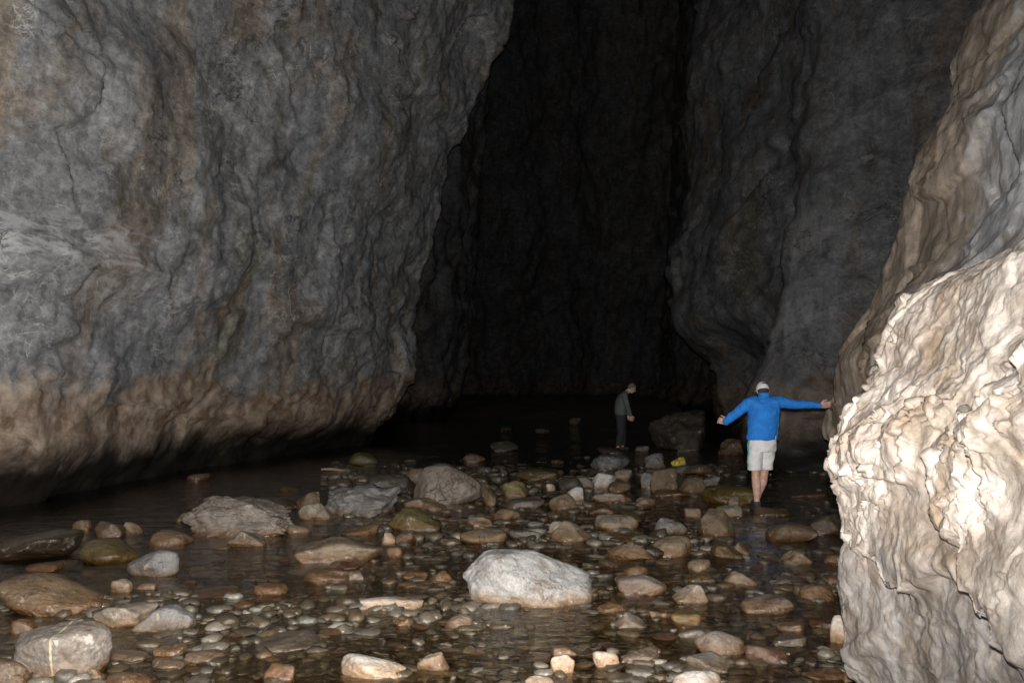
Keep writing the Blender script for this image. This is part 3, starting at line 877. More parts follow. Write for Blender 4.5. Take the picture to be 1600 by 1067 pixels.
S(997, 1037, 64, 27, 'k', 'G', 'rough grey stone right of the cream rounded chunk', 0.5)
S(1000, 930, 78, 35, 'r', 'P', 'blunt grey-tan block right of the white boulder', 0.0)
S(990, 899, 40, 17, 'r', 'O', 'small orange stone behind the blunt grey-tan block', 0.2)
S(983, 875, 70, 28, 'w', 'T', 'brown wedge right of and behind the white boulder', 0.0)
S(1020, 872, 30, 20, 'r', 'D', 'dark stone half hidden at the right end of the brown wedge', 0.7)
S(982, 981, 50, 25, 'w', 'G', 'grey pointed stone in front of the blunt grey-tan block', 0.2)
S(954, 956, 48, 17, 'k', 'T', 'speckled wet stone at the right foot of the white boulder', 0.9)
S(893, 846, 68, 35, 'w', 'T', 'peaked stone, one half cream and one half brown, behind the white boulder', 0.0)
S(872, 838, 30, 24, 'a', 'C', 'cream slab leaning on the left flank of the brown peaked stone')
S(820, 842, 50, 16, 'r', 'S', 'smooth blue-grey oval stone behind the white boulder')
S(755, 850, 72, 25, 'r', 'T', 'tan mound behind the left end of the white boulder', 0.1)
S(752, 823, 46, 19, 'k', 'L', 'lumpy tan stone behind the tan mound', 0.1)
S(791, 812, 44, 18, 'f', 'T', 'tan flat-topped stone behind the blue-grey oval stone')
S(778, 838, 26, 14, 'r', 'Y', 'small olive stone at the right end of the tan mound', 0.4)
S(860, 766, 15, 11, 'r', 'W', 'tiny white pebble standing out before the dark water')
S(803, 775, 44, 26, 'k', (.36, .31, .15), 'yellowish rough stone right of the jointed pink boulder')
S(766, 790, 19, 24, 'a', 'B', 'small brown upright block at the foot of the jointed pink boulder')
S(748, 778, 36, 26, 'k', 'Y', 'olive rubble lump between the jointed pink boulder and the yellowish stone', 0.2)
S(820, 794, 62, 16, 'f', 'G', 'low grey broken slab in front of the yellowish stone', 0.5)
S(962, 828, 68, 25, 'r', 'L', 'tan hump left of the grey peaked stone', 0.1)
S(983, 818, 40, 18, 'f', 'Y', 'olive flat stone joined to the back of the tan hump', 0.3)
S(942, 764, 42, 26, 'a', 'W', 'pale grey block, biggest of the pale group in mid distance')
S(973, 751, 28, 19, 'a', 'L', 'pale tan block behind the right of the biggest pale block')
S(914, 765, 28, 20, 'a', 'P', 'pinkish block at the left of the pale group in mid distance')
S(957, 787, 70, 21, 'k', 'L', 'long pale ridge of stone in front of the pale group')
S(967, 770, 34, 18, 'r', 'B', 'brown stone wedged between the pale block and the pale ridge')
S(880, 800, 44, 30, 'r', 'T', 'brown rounded stone left of the long pale ridge', 0.1)
S(898, 782, 26, 22, 'r', 'W', 'white-grey rounded stone resting behind the brown rounded one')
S(1007, 789, 34, 13, 'k', 'P', 'small speckled pink stone right of the long pale ridge', 0.2)
S(940, 803, 46, 13, 'f', 'B', 'dark brown flat stone in front of the long pale ridge', 0.5)
S(1035, 770, 44, 40, 'a', 'B', 'square brown block below the yellow bag')
S(1078, 772, 44, 28, 'a', 'B', 'brown block right of the square brown block')
S(1012, 764, 24, 26, 'a', 'G', 'narrow grey stone on the left of the square brown block')
S(1050, 775, 70, 12, 'f', 'O', 'orange slab at the waterline below the two brown blocks', 0.4)
S(1138, 787, 80, 30, 'r', (.24, .19, .05), 'olive-yellow slab left of the man in blue', 0.7)
S(1106, 762, 34, 20, 'k', 'G', 'grey broken stone behind the olive-yellow slab')
S(1138, 808, 42, 21, 'w', 'L', 'pale long stone tilted toward the feet of the man in blue', rot=-0.35)
S(1143, 792, 18, 17, 'a', 'L', 'small pale upright chip beside the pale tilted stone')
S(1117, 839, 54, 46, 'a', 'B', 'upright brown block with square sides, left of and below the man in blue')
S(1081, 808, 28, 15, 'a', 'L', 'pale cobble left of the upright brown block top')
S(1046, 836, 50, 28, 'w', 'G', 'grey peaked stone left of the upright brown block')
S(1049, 870, 62, 34, 'r', 'T', 'tan-brown rounded block in front of the grey peaked stone')
S(1028, 842, 26, 18, 'r', 'D', 'dark stone at the left foot of the grey peaked stone', 0.5)
S(1136, 872, 58, 24, 'w', 'Y', 'olive stone with a brown shard leaning on it, in front of the upright block', 0.3)
S(1150, 868, 30, 22, 'w', 'T', 'brown shard leaning over the olive stone', 0.1)
S(1200, 806, 62, 14, 'f', 'Y', 'dim olive slab the man in blue steps on', 0.9)
S(1232, 847, 76, 32, 'r', 'B', 'brown loaf-shaped stone right of the man in blue', 0.2)
S(1290, 836, 58, 34, 'a', (.16, .12, .075), 'dark brown angular stone next to the outcrop', 0.2)
S(1240, 881, 46, 22, 'w', 'L', 'tan peaked stone with a bright glint at its left foot', 0.3)
S(1301, 882, 34, 17, 'r', 'O', 'orange-brown stone against the outcrop, right of the tan peaked stone', 0.3)
S(1090, 891, 37, 17, 'r', 'L', 'small pale dome in front of the tan-brown rounded block')
S(1151, 914, 48, 23, 'w', 'L', 'tan pointed stone right of the small pale dome')
S(1087, 909, 42, 15, 'f', 'Y', 'grey-olive flat stone just below the small pale dome', 0.6)
S(1075, 942, 52, 32, 'w', 'L', 'ridged grey and orange pyramid right of the blunt grey-tan block')
S(1192, 958, 78, 30, 'r', 'P', 'broad rosy-brown dome at right, in front of the tan pointed stone', 0.15)
S(1270, 938, 54, 27, 'r', 'O', 'orange bean-shaped stone near the outcrop', 0.1)
S(1300, 914, 30, 17, 'r', 'B', 'brown stone half hidden behind the outcrop edge, above the orange bean', 0.4)
S(1067, 976, 48, 23, 'r', (.38, .30, .14), 'yellowish stone with a grey top, behind the smooth grey-tan oval', 0.4)
S(1119, 1023, 76, 40, 'r', 'P', 'smooth grey-tan oval cobble in the lower right')
S(1191, 1035, 68, 32, 'r', 'R', 'reddish split oval right of the smooth grey-tan oval', 0.3, rot=-0.18)
S(1101, 1049, 68, 31, 'a', 'G', 'grey-white angular stone in front of the smooth grey-tan oval')
S(1087, 1088, 82, 44, 'r', 'W', 'large white stone cut by the bottom edge at right')
S(1306, 1006, 30, 46, 'r', 'C', 'white egg-like cobble standing against the outcrop', 0.0, dep=0.9)
S(1232, 984, 48, 14, 'f', 'L', 'low pale slab in front of the broad rosy-brown dome', 0.6)
S(1283, 980, 50, 14, 'k', 'B', 'brown speckled stone between the low pale slab and the outcrop', 0.8)
S(1225, 1008, 54, 19, 'f', 'S', 'glossy wet grey stone right of the reddish split oval', 1.0)
S(1280, 1062, 60, 19, 'f', 'B', 'dull brown slab at the foot of the outcrop, bottom right', 0.7)
S(1317, 1064, 20, 19, 'r', (.40, .32, .16), 'small yellowish pebble touching the outcrop foot')
S(1076, 997, 42, 19, 'f', 'S', 'dark blue-grey flat stone left of the smooth grey-tan oval', 0.9)
S(1028, 964, 42, 14, 'k', 'T', 'tan wet lump left of the yellowish stone with a grey top', 0.9)
S(980, 846, 68, 14, 'f', 'B', 'brown flat stone between the tan hump and the brown wedge', 0.5)
S(1228, 908, 50, 10, 'f', 'S', 'slim grey stone awash in front of the tan peaked stone', 1.0)
S(1260, 776, 70, 9, 'f', 'B', 'slim brown slab awash in the dark pool right of the man in blue', 0.9)
# dim stones farther up the stream
S(1060, 704, 96, 66, 'k', (.095, .08, .06), 'largest dim boulder in the far stream, between the two men', cat='boulder', name='boulder', dep=0.8)
S(1150, 712, 60, 28, 'k', 'B', 'dim brown rock between the largest far boulder and the man in blue')
S(957, 709, 50, 12, 'r', 'D', 'dark stone at the feet of the man in grey')
S(952, 735, 62, 26, 'k', 'S', 'dim grey rubbly rock below the man in grey', 0.3)
S(1022, 733, 32, 26, 'k', 'G', 'grey lump between the rubbly rock and the yellow bag')
S(1002, 706, 22, 10, 'f', 'G', 'small pale flat stone right of the feet of the man in grey')
S(1092, 742, 50, 18, 'r', 'B', 'brown stone right of the yellow bag')
S(1062, 740, 40, 14, 'r', 'S', 'small grey stone the yellow bag lies on', name='river_stone')
S(898, 664, 20, 12, 'r', 'B', 'dim block far up the stream, left of the man in grey')
S(848, 679, 26, 11, 'r', 'D', 'very dark stone far up the stream, left of the dim block')
S(790, 673, 22, 9, 'r', 'D', 'dim brown stone far up the stream, leftmost of three')
S(788, 704, 44, 16, 'r', 'D', 'dim dark hump in the dark water of mid stream')
S(742, 722, 36, 14, 'f', 'B', 'dim flat stone left of the dark hump')
S(838, 751, 68, 20, 'f', 'Y', 'dark olive flat rock behind the yellowish rough stone', 0.5)
S(745, 755, 40, 12, 'f', 'Y', 'thin olive slab behind the jointed pink boulder', 0.6)
S(892, 768, 40, 24, 'r', 'D', 'dark grey stone at the left of the pale group', 0.2)
S(570, 728, 44, 22, 'r', (.16, .14, .04), 'mossy yellow-green dome alone in the dark water by the left wall', 0.3)
S(312, 752, 34, 13, 'r', 'B', 'dim brown stone awash in the left channel', 0.5)
S(540, 757, 30, 10, 'r', 'R', 'dim reddish stone behind the rugged dark rock', 0.5)
S(455, 768, 40, 9, 'f', 'Y', 'olive slab awash behind the brown peaked stone', 0.8)

# cobbles nobody could describe one by one: they share a label by colour
rs = random.Random(4)
gmesh = []
for i in range(9):
    V, F = rock_shape(900 + i, 'rarfkwrak'[i], 3)
    me = mesh_from('cobble', V, F); me.materials.append(M_stone); gmesh.append(me)
kinds = [('T', 'tan'), ('B', 'brown'), ('G', 'grey'), ('O', 'orange'), ('L', 'pale')]
used = set()
def cobble_label(px, py, colour):
    """say which one by the nearest stones that have a look of their own"""
    rk = sorted(refs, key=lambda r: (r[0] - px) ** 2 + 4 * (r[1] - py) ** 2)
    for r in rk[:14]:
        t_ = r[4]
        if len(t_.split()) > 8 or 'frame' in t_: continue
        dx, dy = px - r[0], py - r[1]
        if abs(dx) / (r[2] * .5 + 8) > abs(dy) / (r[3] * .5 + 5): w_ = 'right of' if dx > 0 else 'left of'
        else: w_ = 'in front of' if dy > 0 else 'behind'
        for size in ('small',):
            L_ = '%s %s cobble %s the %s' % (size, colour, w_, t_)
            if size == 'small' and L_ not in used and len(L_.split()) <= 16:
                used.add(L_); return L_
    L_ = 'small %s cobble breaking the surface among the larger stones' % colour
    return L_
n = 0; tries = 0
while n < 230 and tries < 20000:
    tries += 1
    py = rs.uniform(752, 1068); px = rs.uniform(20, 1300)
    if py < 845 and px < 300: continue
    if py < 770 and px < 560: continue        # the open left channel
    if 690 < px < 960 and 905 < py < 1005: continue                            # calm pool
    if 1150 < px and py < 850: continue
    if py > 900 and rs.random() < 0.35: continue
    d = depth_of(py); x = (px - 800) / FPX * d
    wm = rs.uniform(14, 42) ** 1.0 / FPX * d * (0.75 if py < 850 else 1.0)
    if any((x - a) ** 2 + (d - b) ** 2 < (0.95 * r + 0.5 * wm) ** 2 for a, b, r in placed): continue
    k, lab = rs.choice(kinds)
    o = bpy.data.objects.new('cobble', rs.choice(gmesh)); C.objects.link(o)
    hh = wm * rs.uniform(0.12, 0.24)
    o.scale = (wm / 2, wm / 2 * rs.uniform(0.6, 0.9), hh)
    o.location = (x, d, hh * rs.uniform(-0.85, -0.2)); o.rotation_euler = (rs.uniform(-.2, .2), rs.uniform(-.2, .2), rs.uniform(-.6, .6))
    c = COL[k]; f = rs.uniform(0.28, 0.55)
    o.color = (c[0] * f, c[1] * f, c[2] * f, rs.choice([0.5, 0.9, 1.0, 1.0]))
    tag(o, cobble_label(px, py, lab), 'cobble', 'small cobbles in the stream'); placed.append((x, d, wm / 2)); n += 1

# gravel and pebbles over the bed, one mass
rr = np.random.RandomState(3)
base = [rock_shape(700 + i, 'akaw'[i % 4], 2, 2.0) for i in range(12)]
VV, FF = [], []; nv = 0
NP = 9000
dd = 3.6 * (21.0 / 3.6) ** rr.uniform(0, 1, NP)
uu = rr.uniform(-0.66, 0.46, NP)
xx = uu * dd
bz = bed_z(xx, dd)
rif = fbm(np.stack([xx * 0.8, dd * 0.8, 0 * xx], 1) + 55, 3)
sz = np.exp(rr.normal(math.log(0.052), 0.45, NP)) * (0.65 + dd * 0.055)
for i in range(NP):
    if bz[i] < -0.42 or (dd[i] > 7.5 and xx[i] + 0.12 * (dd[i] - 10) < -1.9 - 0.35 * (dd[i] - 8) * 0.2): continue
    V, F = base[rr.randint(12)]
    s = min(sz[i], 0.055 + 0.006 * dd[i])
    a = rr.uniform(0, 6.28); ca, sa = math.cos(a), math.sin(a)
    v = V * np.array([s, s * rr.uniform(.55, .95), s * rr.uniform(.3, .6)])
    top = bz[i] + s * 0.3
    if rif[i] > -0.05: top = max(top, rr.uniform(-0.05, 0.022) - s * 0.40)
    v = np.stack([v[:, 0] * ca - v[:, 1] * sa + xx[i], v[:, 0] * sa + v[:, 1] * ca + dd[i], v[:, 2] + top], 1)
    VV.append(v); FF.append(F + nv); nv += len(v)
tag(link('pebbles', mesh_from('pebbles', np.concatenate(VV), np.concatenate(FF)), M_peb), 'wet brown pebbles and gravel under the shallow water', None, None, 'stuff')

# ------------------------------------------------------------------ people
def loft(bm, rings, nseg=20):
    """rings: (centre, rx, ry, ux, uy) closed by end caps"""
    rows = []
    for c, rx, ry, ux, uy in rings:
        c = Vector(c)
        rows.append([bm.verts.new(c + ux * (rx * math.cos(2 * math.pi * k / nseg)) + uy * (ry * math.sin(2 * math.pi * k / nseg))) for k in range(nseg)])
    for a, b in zip(rows, rows[1:]):
        for k in range(nseg):
            bm.faces.new((a[k], a[(k + 1) % nseg], b[(k + 1) % nseg], b[k]))
    bm.faces.new(rows[0][::-1]); bm.faces.new(rows[-1])

def limb(bm, pts, rad, nseg=16, flat=1.0, side=None):
    """tapered tube through joints, rounded at joints and ends"""
    pts = [Vector(p) for p in pts]
    q = catmull([tuple(p) + (r,) for p, r in zip(pts, rad)], max(6, len(pts) * 5)) if len(pts) > 2 else \
        np.array([tuple(pts[0].lerp(pts[1], t)) + (rad[0] * (1 - t) + rad[1] * t,) for t in np.linspace(0, 1, 6)])
    rings = []
    for i in range(len(q)):
        a = Vector(q[max(i - 1, 0)][:3]); b = Vector(q[min(i + 1, len(q) - 1)][:3])
        t = (b - a).normalized()
        s = Vector(side) if side else (Vector((0, 1, 0)) if abs(t.y) < 0.8 else Vector((0, 0, 1)))
        ux = t.cross(s).normalized(); uy = t.cross(ux).normalized()
        rings.append((q[i][:3], q[i][3], q[i][3] * flat, ux, uy))
    loft(bm, rings, nseg)
    for p in (q[0], q[-1]):
        blob(bm, p[:3], (p[3] * 0.98,) * 3)

def blob(bm, c, r, rot=None, sub=3):
    m = Matrix.Translation(Vector(c)) @ (rot.to_4x4() if rot else Matrix()) @ Matrix.Diagonal((*r, 1))
    bmesh.ops.create_icosphere(bm, subdivisions=sub, radius=1.0, matrix=m)

def torso(bm, secs, xdir=(1, 0, 0), ydir=(0, 1, 0), nseg=28):
    loft(bm, [(c, rx, ry, Vector(xdir), Vector(ydir)) for c, rx, ry in secs], nseg)

def fuse(bm, name, mat, parent, voxel=0.008, smooth=3, wrinkle=0.0, wscale=14):
    bmesh.ops.recalc_face_normals(bm, faces=bm.faces)
    me = bpy.data.meshes.new('tmp'); bm.to_mesh(me); bm.free()
    o = bpy.data.objects.new('tmp', me); C.objects.link(o)
    r = o.modifiers.new('r', 'REMESH'); r.mode = 'VOXEL'; r.voxel_size = voxel
    s = o.modifiers.new('s', 'SMOOTH'); s.factor = 0.5; s.iterations = smooth
    bpy.context.view_layer.update()
    dg = bpy.context.evaluated_depsgraph_get()
    out = bpy.data.meshes.new_from_object(o.evaluated_get(dg))
    bpy.data.objects.remove(o); bpy.data.meshes.remove(me)
    n = len(out.vertices)
    if wrinkle:
        co = np.zeros(n * 3, np.float32); out.vertices.foreach_get('co', co); co = co.reshape(-1, 3)
        nn = np.zeros(n * 3, np.float32); out.vertex_normals.foreach_get('vector', nn); nn = nn.reshape(-1, 3)
        w = fbm(co * np.array([0.6, 0.8, 1.0]) * wscale, 3, ridge=True)
        out.vertices.foreach_set('co', (co + nn * (w * wrinkle)[:, None]).astype(np.float32).ravel()); out.update()
    out.name = name; out.materials.clear(); out.materials.append(mat); out.shade_smooth()
    ob = bpy.data.objects.new(name, out); C.objects.link(ob); ob.parent = parent
    return ob

def hand(bm, wrist, mid, spread_dir, palm_n, L=0.185, curl=0.3, thumb=1):
    """palm, four unequal bent fingers and a thumb; mid = unit direction of the fingers"""
    w = Vector(wrist); f = Vector(mid).normalized(); s = Vector(spread_dir).normalized(); n = Vector(palm_n).normalized()
    s = (s - f * s.dot(f)).normalized()
    pl = L * 0.52
    for k in (-1, -0.33, 0.33, 1):
        limb(bm, [w + s * (0.018 * k), w + f * pl + s * (0.032 * k)], [0.017, 0.0145], 10)
    for k, ln in zip((-1, -0.33, 0.33, 1), (0.80, 0.97, 1.0, 0.88)):
        b = w + f * (pl * 0.92) + s * (0.032 * k)
        l = L * 0.48 * ln
        d1 = (f * math.cos(curl * .5) + n * math.sin(curl * .5) + s * 0.10 * k).normalized()
        d2 = (f * math.cos(curl * 1.4) + n * math.sin(curl * 1.4) + s * 0.10 * k).normalized()
        limb(bm, [b, b + d1 * l * .5, b + d1 * l * .5 + d2 * l * .5], [0.0100, 0.0092, 0.0080], 10)
    b = w + f * (pl * 0.28) + s * (0.03 * thumb)
    d = (f * 0.62 + s * 0.75 * thumb + n * 0.25).normalized()
    limb(bm, [b, b + d * 0.045, b + (d * 0.6 + f * 0.5).normalized() * 0.085], [0.0155, 0.0125, 0.0095], 10)

skin = NT('skin'); _p = skin.n.new('ShaderNodeTexCoord').outputs['Object']
M_skin = skin.principled(skin.mix(skin.mr(skin.noise(_p, 14, 4), 0.35, 0.65), (0.50, 0.29, 0.215), (0.64, 0.42, 0.33)), 0.5, skin.bump(skin.noise(_p, 90, 3), 0.2, 0.003), 0.4)
def cloth(name, col, var=0.2, bump=0.25, rough=0.8, s=9):
    t = NT(name); p_ = t.n.new('ShaderNodeTexCoord').outputs['Object']
    f = t.noise(p_, s, 5, 0.6, 0.6); g = t.noise(p_, 220, 2)
    c = t.mix(t.mr(f, 0.3, 0.7), tuple(x * (1 - var) for x in col), tuple(min(1, x * (1 + var * .4)) for x in col))
    return t.principled(c, rough, t.bump(g, 0.2, 0.002, t.bump(f, bump, 0.03)), 0.3)
M_blue = cloth('blue fleece', (0.025, 0.23, 0.74))
M_bluedk = cloth('blue seam', (0.06, 0.27, 0.62))
M_shorts = cloth('pale grey shorts', (0.80, 0.79, 0.80), 0.14)
M_teal = cloth('teal stripe', (0.05, 0.30, 0.30))
M_cap = cloth('white cap cotton', (0.72, 0.72, 0.74), 0.08)
M_mark = cloth('black print', (0.03, 0.03, 0.035))
M_shoe = cloth('dark water shoe', (0.055, 0.06, 0.07), 0.3)
M_sole = simple('black rubber sole', (0.03, 0.03, 0.03), 0.6)
M_hair = cloth('grey hair', (0.20, 0.18, 0.16), 0.4, 0.6, 0.7, 60)
M_hair2 = cloth('short brown hair', (0.07, 0.05, 0.035), 0.4, 0.6, 0.7, 60)
M_grey = cloth('grey-green sweater', (0.13, 0.15, 0.145))
M_navy = cloth('dark slate trousers', (0.040, 0.042, 0.050))
M_refl = simple('reflective tape', (0.95, 0.93, 1.0), 0.32, 0.6, 1.0, 0.0)

def person_empty(loc, label):
    e = bpy.data.objects.new('person', None); C.objects.link(e); e.location = loc
    e.empty_display_size = 0.2
    return tag(e, label, 'person')

# --- man in blue: back to the camera, right arm out to the wall, left arm out and bent
DA = 12.1
PA = at(1181, 798, DA); PA.z = 0.005
A = person_empty(PA, 'man in a blue jacket, pale shorts and white cap, one arm stretched to the wall')
hx = 0.138                                       # head and neck stand to the right of the feet
# body (skin)
b = bmesh.new()
head_c = Vector((hx, 0.095, 1.617))
tl = Matrix.Rotation(R(-22), 3, 'X')             # head bowed forward
blob(b, head_c, (0.077, 0.098, 0.112), tl)
blob(b, head_c + tl @ Vector((0, 0.035, -0.055)), (0.060, 0.070, 0.072), tl)        # jaw
blob(b, head_c + tl @ Vector((0, 0.105, -0.018)), (0.013, 0.020, 0.022), tl, 2)     # nose
for s_ in (-1, 1):
    blob(b, head_c + tl @ Vector((0.077 * s_, -0.005, -0.018)), (0.012, 0.022, 0.033), tl, 2)   # ears
    blob(b, head_c + tl @ Vector((0.030 * s_, 0.090, 0.012)), (0.014, 0.010, 0.008), tl, 2)     # brow and lids
limb(b, [(hx, 0.03, 1.46), (hx, 0.06, 1.53), head_c], [0.062, 0.058, 0.055])
torso(b, [((0.10, 0, 0.86), .15, .10), ((0.11, 0, 1.0), .16, .105), ((0.12, 0, 1.15), .15, .10), ((0.13, .01, 1.32), .17, .11), ((hx, .02, 1.44), .15, .09), ((hx, .03, 1.50), .07, .06)])
LS, LE, LW = Vector((-0.055, 0.01, 1.445)), Vector((-0.225, 0.10, 1.300)), Vector((-0.350, 0.19, 1.175))
RS, RE, RW = Vector((0.325, 0.01, 1.452)), Vector((0.605, 0.03, 1.430)), Vector((0.885, 0.02, 1.405))
limb(b, [LS, LE, LW], [.050, .042, .030]); limb(b, [RS, RE, RW], [.050, .042, .030])
hand(b, LW, (-0.75, 0.45, 0.30), (0.2, 0.2, 0.9), (0.5, 0.6, -0.4), curl=0.75, thumb=1, L=0.155)
hand(b, RW, (0.97, 0.02, 0.14), (0.0, -0.35, 0.93), (0.35, 0.9, 0.2), curl=0.15, thumb=1, L=0.175)
# legs: left one carries, right one set just behind and to the right
hipL, kneeL, ankL = Vector((0.035, 0.0, 0.88)), Vector((0.010, 0.02, 0.47)), Vector((0.012, -0.02, 0.09))
hipR, kneeR, ankR = Vector((0.185, 0.02, 0.88)), Vector((0.150, 0.10, 0.49)), Vector((0.055, 0.14, 0.13))
for h_, k_, a_ in ((hipL, kneeL, ankL), (hipR, kneeR, ankR)):
    calf = k_.lerp(a_, 0.33) + Vector((0, -0.02, 0))
    limb(b, [h_, k_ + Vector((0, 0, .03)), calf, k_.lerp(a_, 0.75), a_], [.080, .056, .060, .041, .036])
    blob(b, a_ + Vector((0, 0.06, -0.045)), (0.040, 0.115, 0.035))
fuse(b, 'body', M_skin, A, 0.006, 3)
# jacket
b = bmesh.new()
torso(b, [((0.095, -.005, 0.955), .200, .135), ((0.098, -.005, 0.985), .203, .140), ((0.105, -.005, 1.10), .196, .138), ((0.118, 0, 1.22), .196, .138),
          ((0.128, .005, 1.34), .212, .140), ((0.135, .015, 1.43), .205, .120), ((hx, .025, 1.485), .140, .100), ((hx, .035, 1.53), .075, .072), ((hx, .04, 1.565), .066, .068)])
limb(b, [(0.0, 0.01, 1.43), LS, LE, LW.lerp(LE, .08)], [.10, .073, .058, .043])
limb(b, [(0.25, 0.01, 1.43), RS, RE, RW.lerp(RE, .04)], [.10, .072, .057, .043])
jk = fuse(b, 'jacket', M_blue, A, 0.008, 3, 0.020, 5)
# collar
b = bmesh.new(); torso(b, [((hx, .03, 1.53), .078, .076), ((hx, .04, 1.578), .074, .076), ((hx, .041, 1.582), .070, .072)])
fuse(b, 'collar', M_blue, jk, 0.006, 2)
# seams curving down from each shoulder
for s_, xs_ in ((-1, -0.035), (1, 0.275)):
    b = bmesh.new()
    limb(b, [(xs_ - .0 * s_, -.105, 1.42), (xs_ + 0.012 * s_, -.130, 1.34), (xs_ + 0.004 * s_, -.132, 1.20), (xs_ - 0.01 * s_, -.135, 1.02)], [.0045] * 4, 8)
    fuse(b, 'seam', M_bluedk, jk, 0.004, 1)
# reflective tag at the right hem
b = bmesh.new(); torso(b, [((0.262, -.098, 0.965), .017, .005), ((0.262, -.100, 1.005), .017, .005)], (0.93, 0.37, 0), (-0.37, 0.93, 0), 12)
fuse(b, 'reflective_tag', M_refl, jk, 0.003, 0)
# shorts
b = bmesh.new()
torso(b, [((0.097, 0, 1.0), .180, .122), ((0.095, 0, 0.90), .190, .132), ((0.092, 0.005, 0.80), .186, .130)])
torso(b, [((0.015, 0.0, 0.86), .105, .122), ((0.000, .01, 0.70), .100, .112), ((-0.008, .015, 0.545), .096, .104)])
torso(b, [((0.165, 0.005, 0.86), .105, .122), ((0.165, .04, 0.70), .096, .110), ((0.158, .075, 0.548), .088, .100)])
sh = fuse(b, 'shorts', M_shorts, A, 0.008, 3, 0.012, 7)
b = bmesh.new(); limb(b, [(-0.088, -.03, 0.93), (-0.098, -.03, 0.80), (-0.101, -.02, 0.68), (-0.104, -.01, 0.555)], [.009] * 4, 8)
fuse(b, 'side_stripe', M_teal, sh, 0.005, 1)
# shoes
for a_ in (ankL, ankR):
    b = bmesh.new()
    limb(b, [a_ + Vector((0, -.035, -.045)), a_ + Vector((0, .05, -.045)), a_ + Vector((-0.01, .14, -.055))], [.050, .050, .040])
    limb(b, [a_ + Vector((0, 0, -.05)), a_ + Vector((0, 0, .015))], [.052, .044])
    s_ = fuse(b, 'shoe', M_shoe, A, 0.007, 2)
    b = bmesh.new(); limb(b, [a_ + Vector((0, -.045, -.085)), a_ + Vector((0, .06, -.085)), a_ + Vector((-.01, .15, -.085))], [.042, .046, .036], 14, 1.0)
    for v in b.verts: v.co.z = a_.z - .085 + (v.co.z - a_.z + .085) * 0.28
    fuse(b, 'sole', M_sole, s_, 0.006, 1)
# hair under the cap, cap, strap, peak
b = bmesh.new(); blob(b, head_c + tl @ Vector((0, -0.018, -0.012)), (0.080, 0.088, 0.085), tl)
fuse(b, 'hair', M_hair2, A, 0.006, 2)
b = bmesh.new(); blob(b, head_c + Vector((0, 0, 0.0)), (0.089, 0.110, 0.120), tl)
geom = b.verts[:] + b.edges[:] + b.faces[:]
nrm = tl @ Vector((0, 0, 1))
bmesh.ops.bisect_plane(b, geom=geom, plane_co=head_c - nrm * 0.012, plane_no=nrm, clear_inner=True)
bmesh.ops.contextual_create(b, geom=[e for e in b.edges if e.is_boundary])
cp = fuse(b, 'cap', M_cap, A, 0.006, 2)
b = bmesh.new()
arc = [head_c + tl @ Vector((0.086 * math.sin(t), -0.113 * math.cos(t), 0.060 - 0.012 * abs(math.sin(t)))) for t in np.linspace(-0.32, 0.55, 7)]
limb(b, [a_ + Vector((0, 0, 0)) for a_ in arc], [.0075] * 7, 8)
fuse(b, 'lettering_band', M_mark, cp, 0.004, 1)
b = bmesh.new(); torso(b, [(head_c + tl @ Vector((0, .12, .030)), .078, .075), (head_c + tl @ Vector((0, .125, .040)), .076, .073)])
fuse(b, 'peak', M_cap, cp, 0.005, 1)

# --- man in grey: side on, facing right, head bowed, arm hanging forward
DB = 23.6
PB = at(969, 700, DB); PB.z = -0.02
B_ = person_empty(PB, 'stooping man in a grey sweater and dark trousers, wading farther up the stream')
X1, Y1 = (0, 1, 0), (-1, 0, 0)                   # facing +x: body width runs along y
b = bmesh.new()
hc = Vector((0.315, 0, 1.60)); tb = Matrix.Rotation(R(32), 3, 'Y')
blob(b, hc, (0.100, 0.077, 0.115), tb)
blob(b, hc + tb @ Vector((0.035, 0, -0.06)), (0.068, 0.058, 0.068), tb)
blob(b, hc + tb @ Vector((0.108, 0, -0.02)), (0.022, 0.013, 0.022), tb, 2)
blob(b, hc + tb @ Vector((0.092, 0, 0.018)), (0.012, 0.045, 0.009), tb, 2)
blob(b, hc + tb @ Vector((0.098, 0, -0.062)), (0.012, 0.022, 0.010), tb, 2)
for s_ in (-1, 1): blob(b, hc + tb @ Vector((-0.005, 0.077 * s_, -0.015)), (0.022, 0.012, 0.033), tb, 2)
limb(b, [(0.13, 0, 1.44), (0.20, 0, 1.51), hc], [.066, .06, .056])
torso(b, [((0.02, 0, .88), .16, .105), ((0.02, 0, 1.05), .15, .11), ((0.06, 0, 1.28), .17, .115), ((0.11, 0, 1.42), .15, .09)], X1, Y1)
arms = [(Vector((0.10, -0.19, 1.40)), Vector((0.17, -0.23, 1.13)), Vector((0.255, -0.21, 0.89))),
        (Vector((0.10, 0.19, 1.40)), Vector((0.16, 0.23, 1.13)), Vector((0.24, 0.21, 0.90)))]
for a1, a2, a3 in arms:
    limb(b, [a1, a2, a3], [.05, .042, .03])
    hand(b, a3, (0.25, 0, -0.97), (0.9, 0.0, 0.25), (0.2, 0.9 if a1.y < 0 else -0.9, 0), curl=0.6, thumb=1)
for s_ in (-1, 1):
    limb(b, [(0.02, .085 * s_, .88), (0.05 + .03 * s_, .09 * s_, .47), (0.0 + .07 * s_, .09 * s_, .06)], [.085, .06, .04])
    blob(b, Vector((0.05 + .07 * s_, .09 * s_, .02)), (.12, .04, .035))
fuse(b, 'body', M_skin, B_, 0.006, 3)
b = bmesh.new()
torso(b, [((0.015, 0, .90), .190, .150), ((0.015, 0, 1.0), .190, .160), ((0.03, 0, 1.16), .195, .165), ((0.055, 0, 1.30), .205, .160), ((0.09, 0, 1.42), .19, .125), ((0.14, 0, 1.49), .10, .08), ((0.19, 0, 1.53), .072, .066)], X1, Y1)
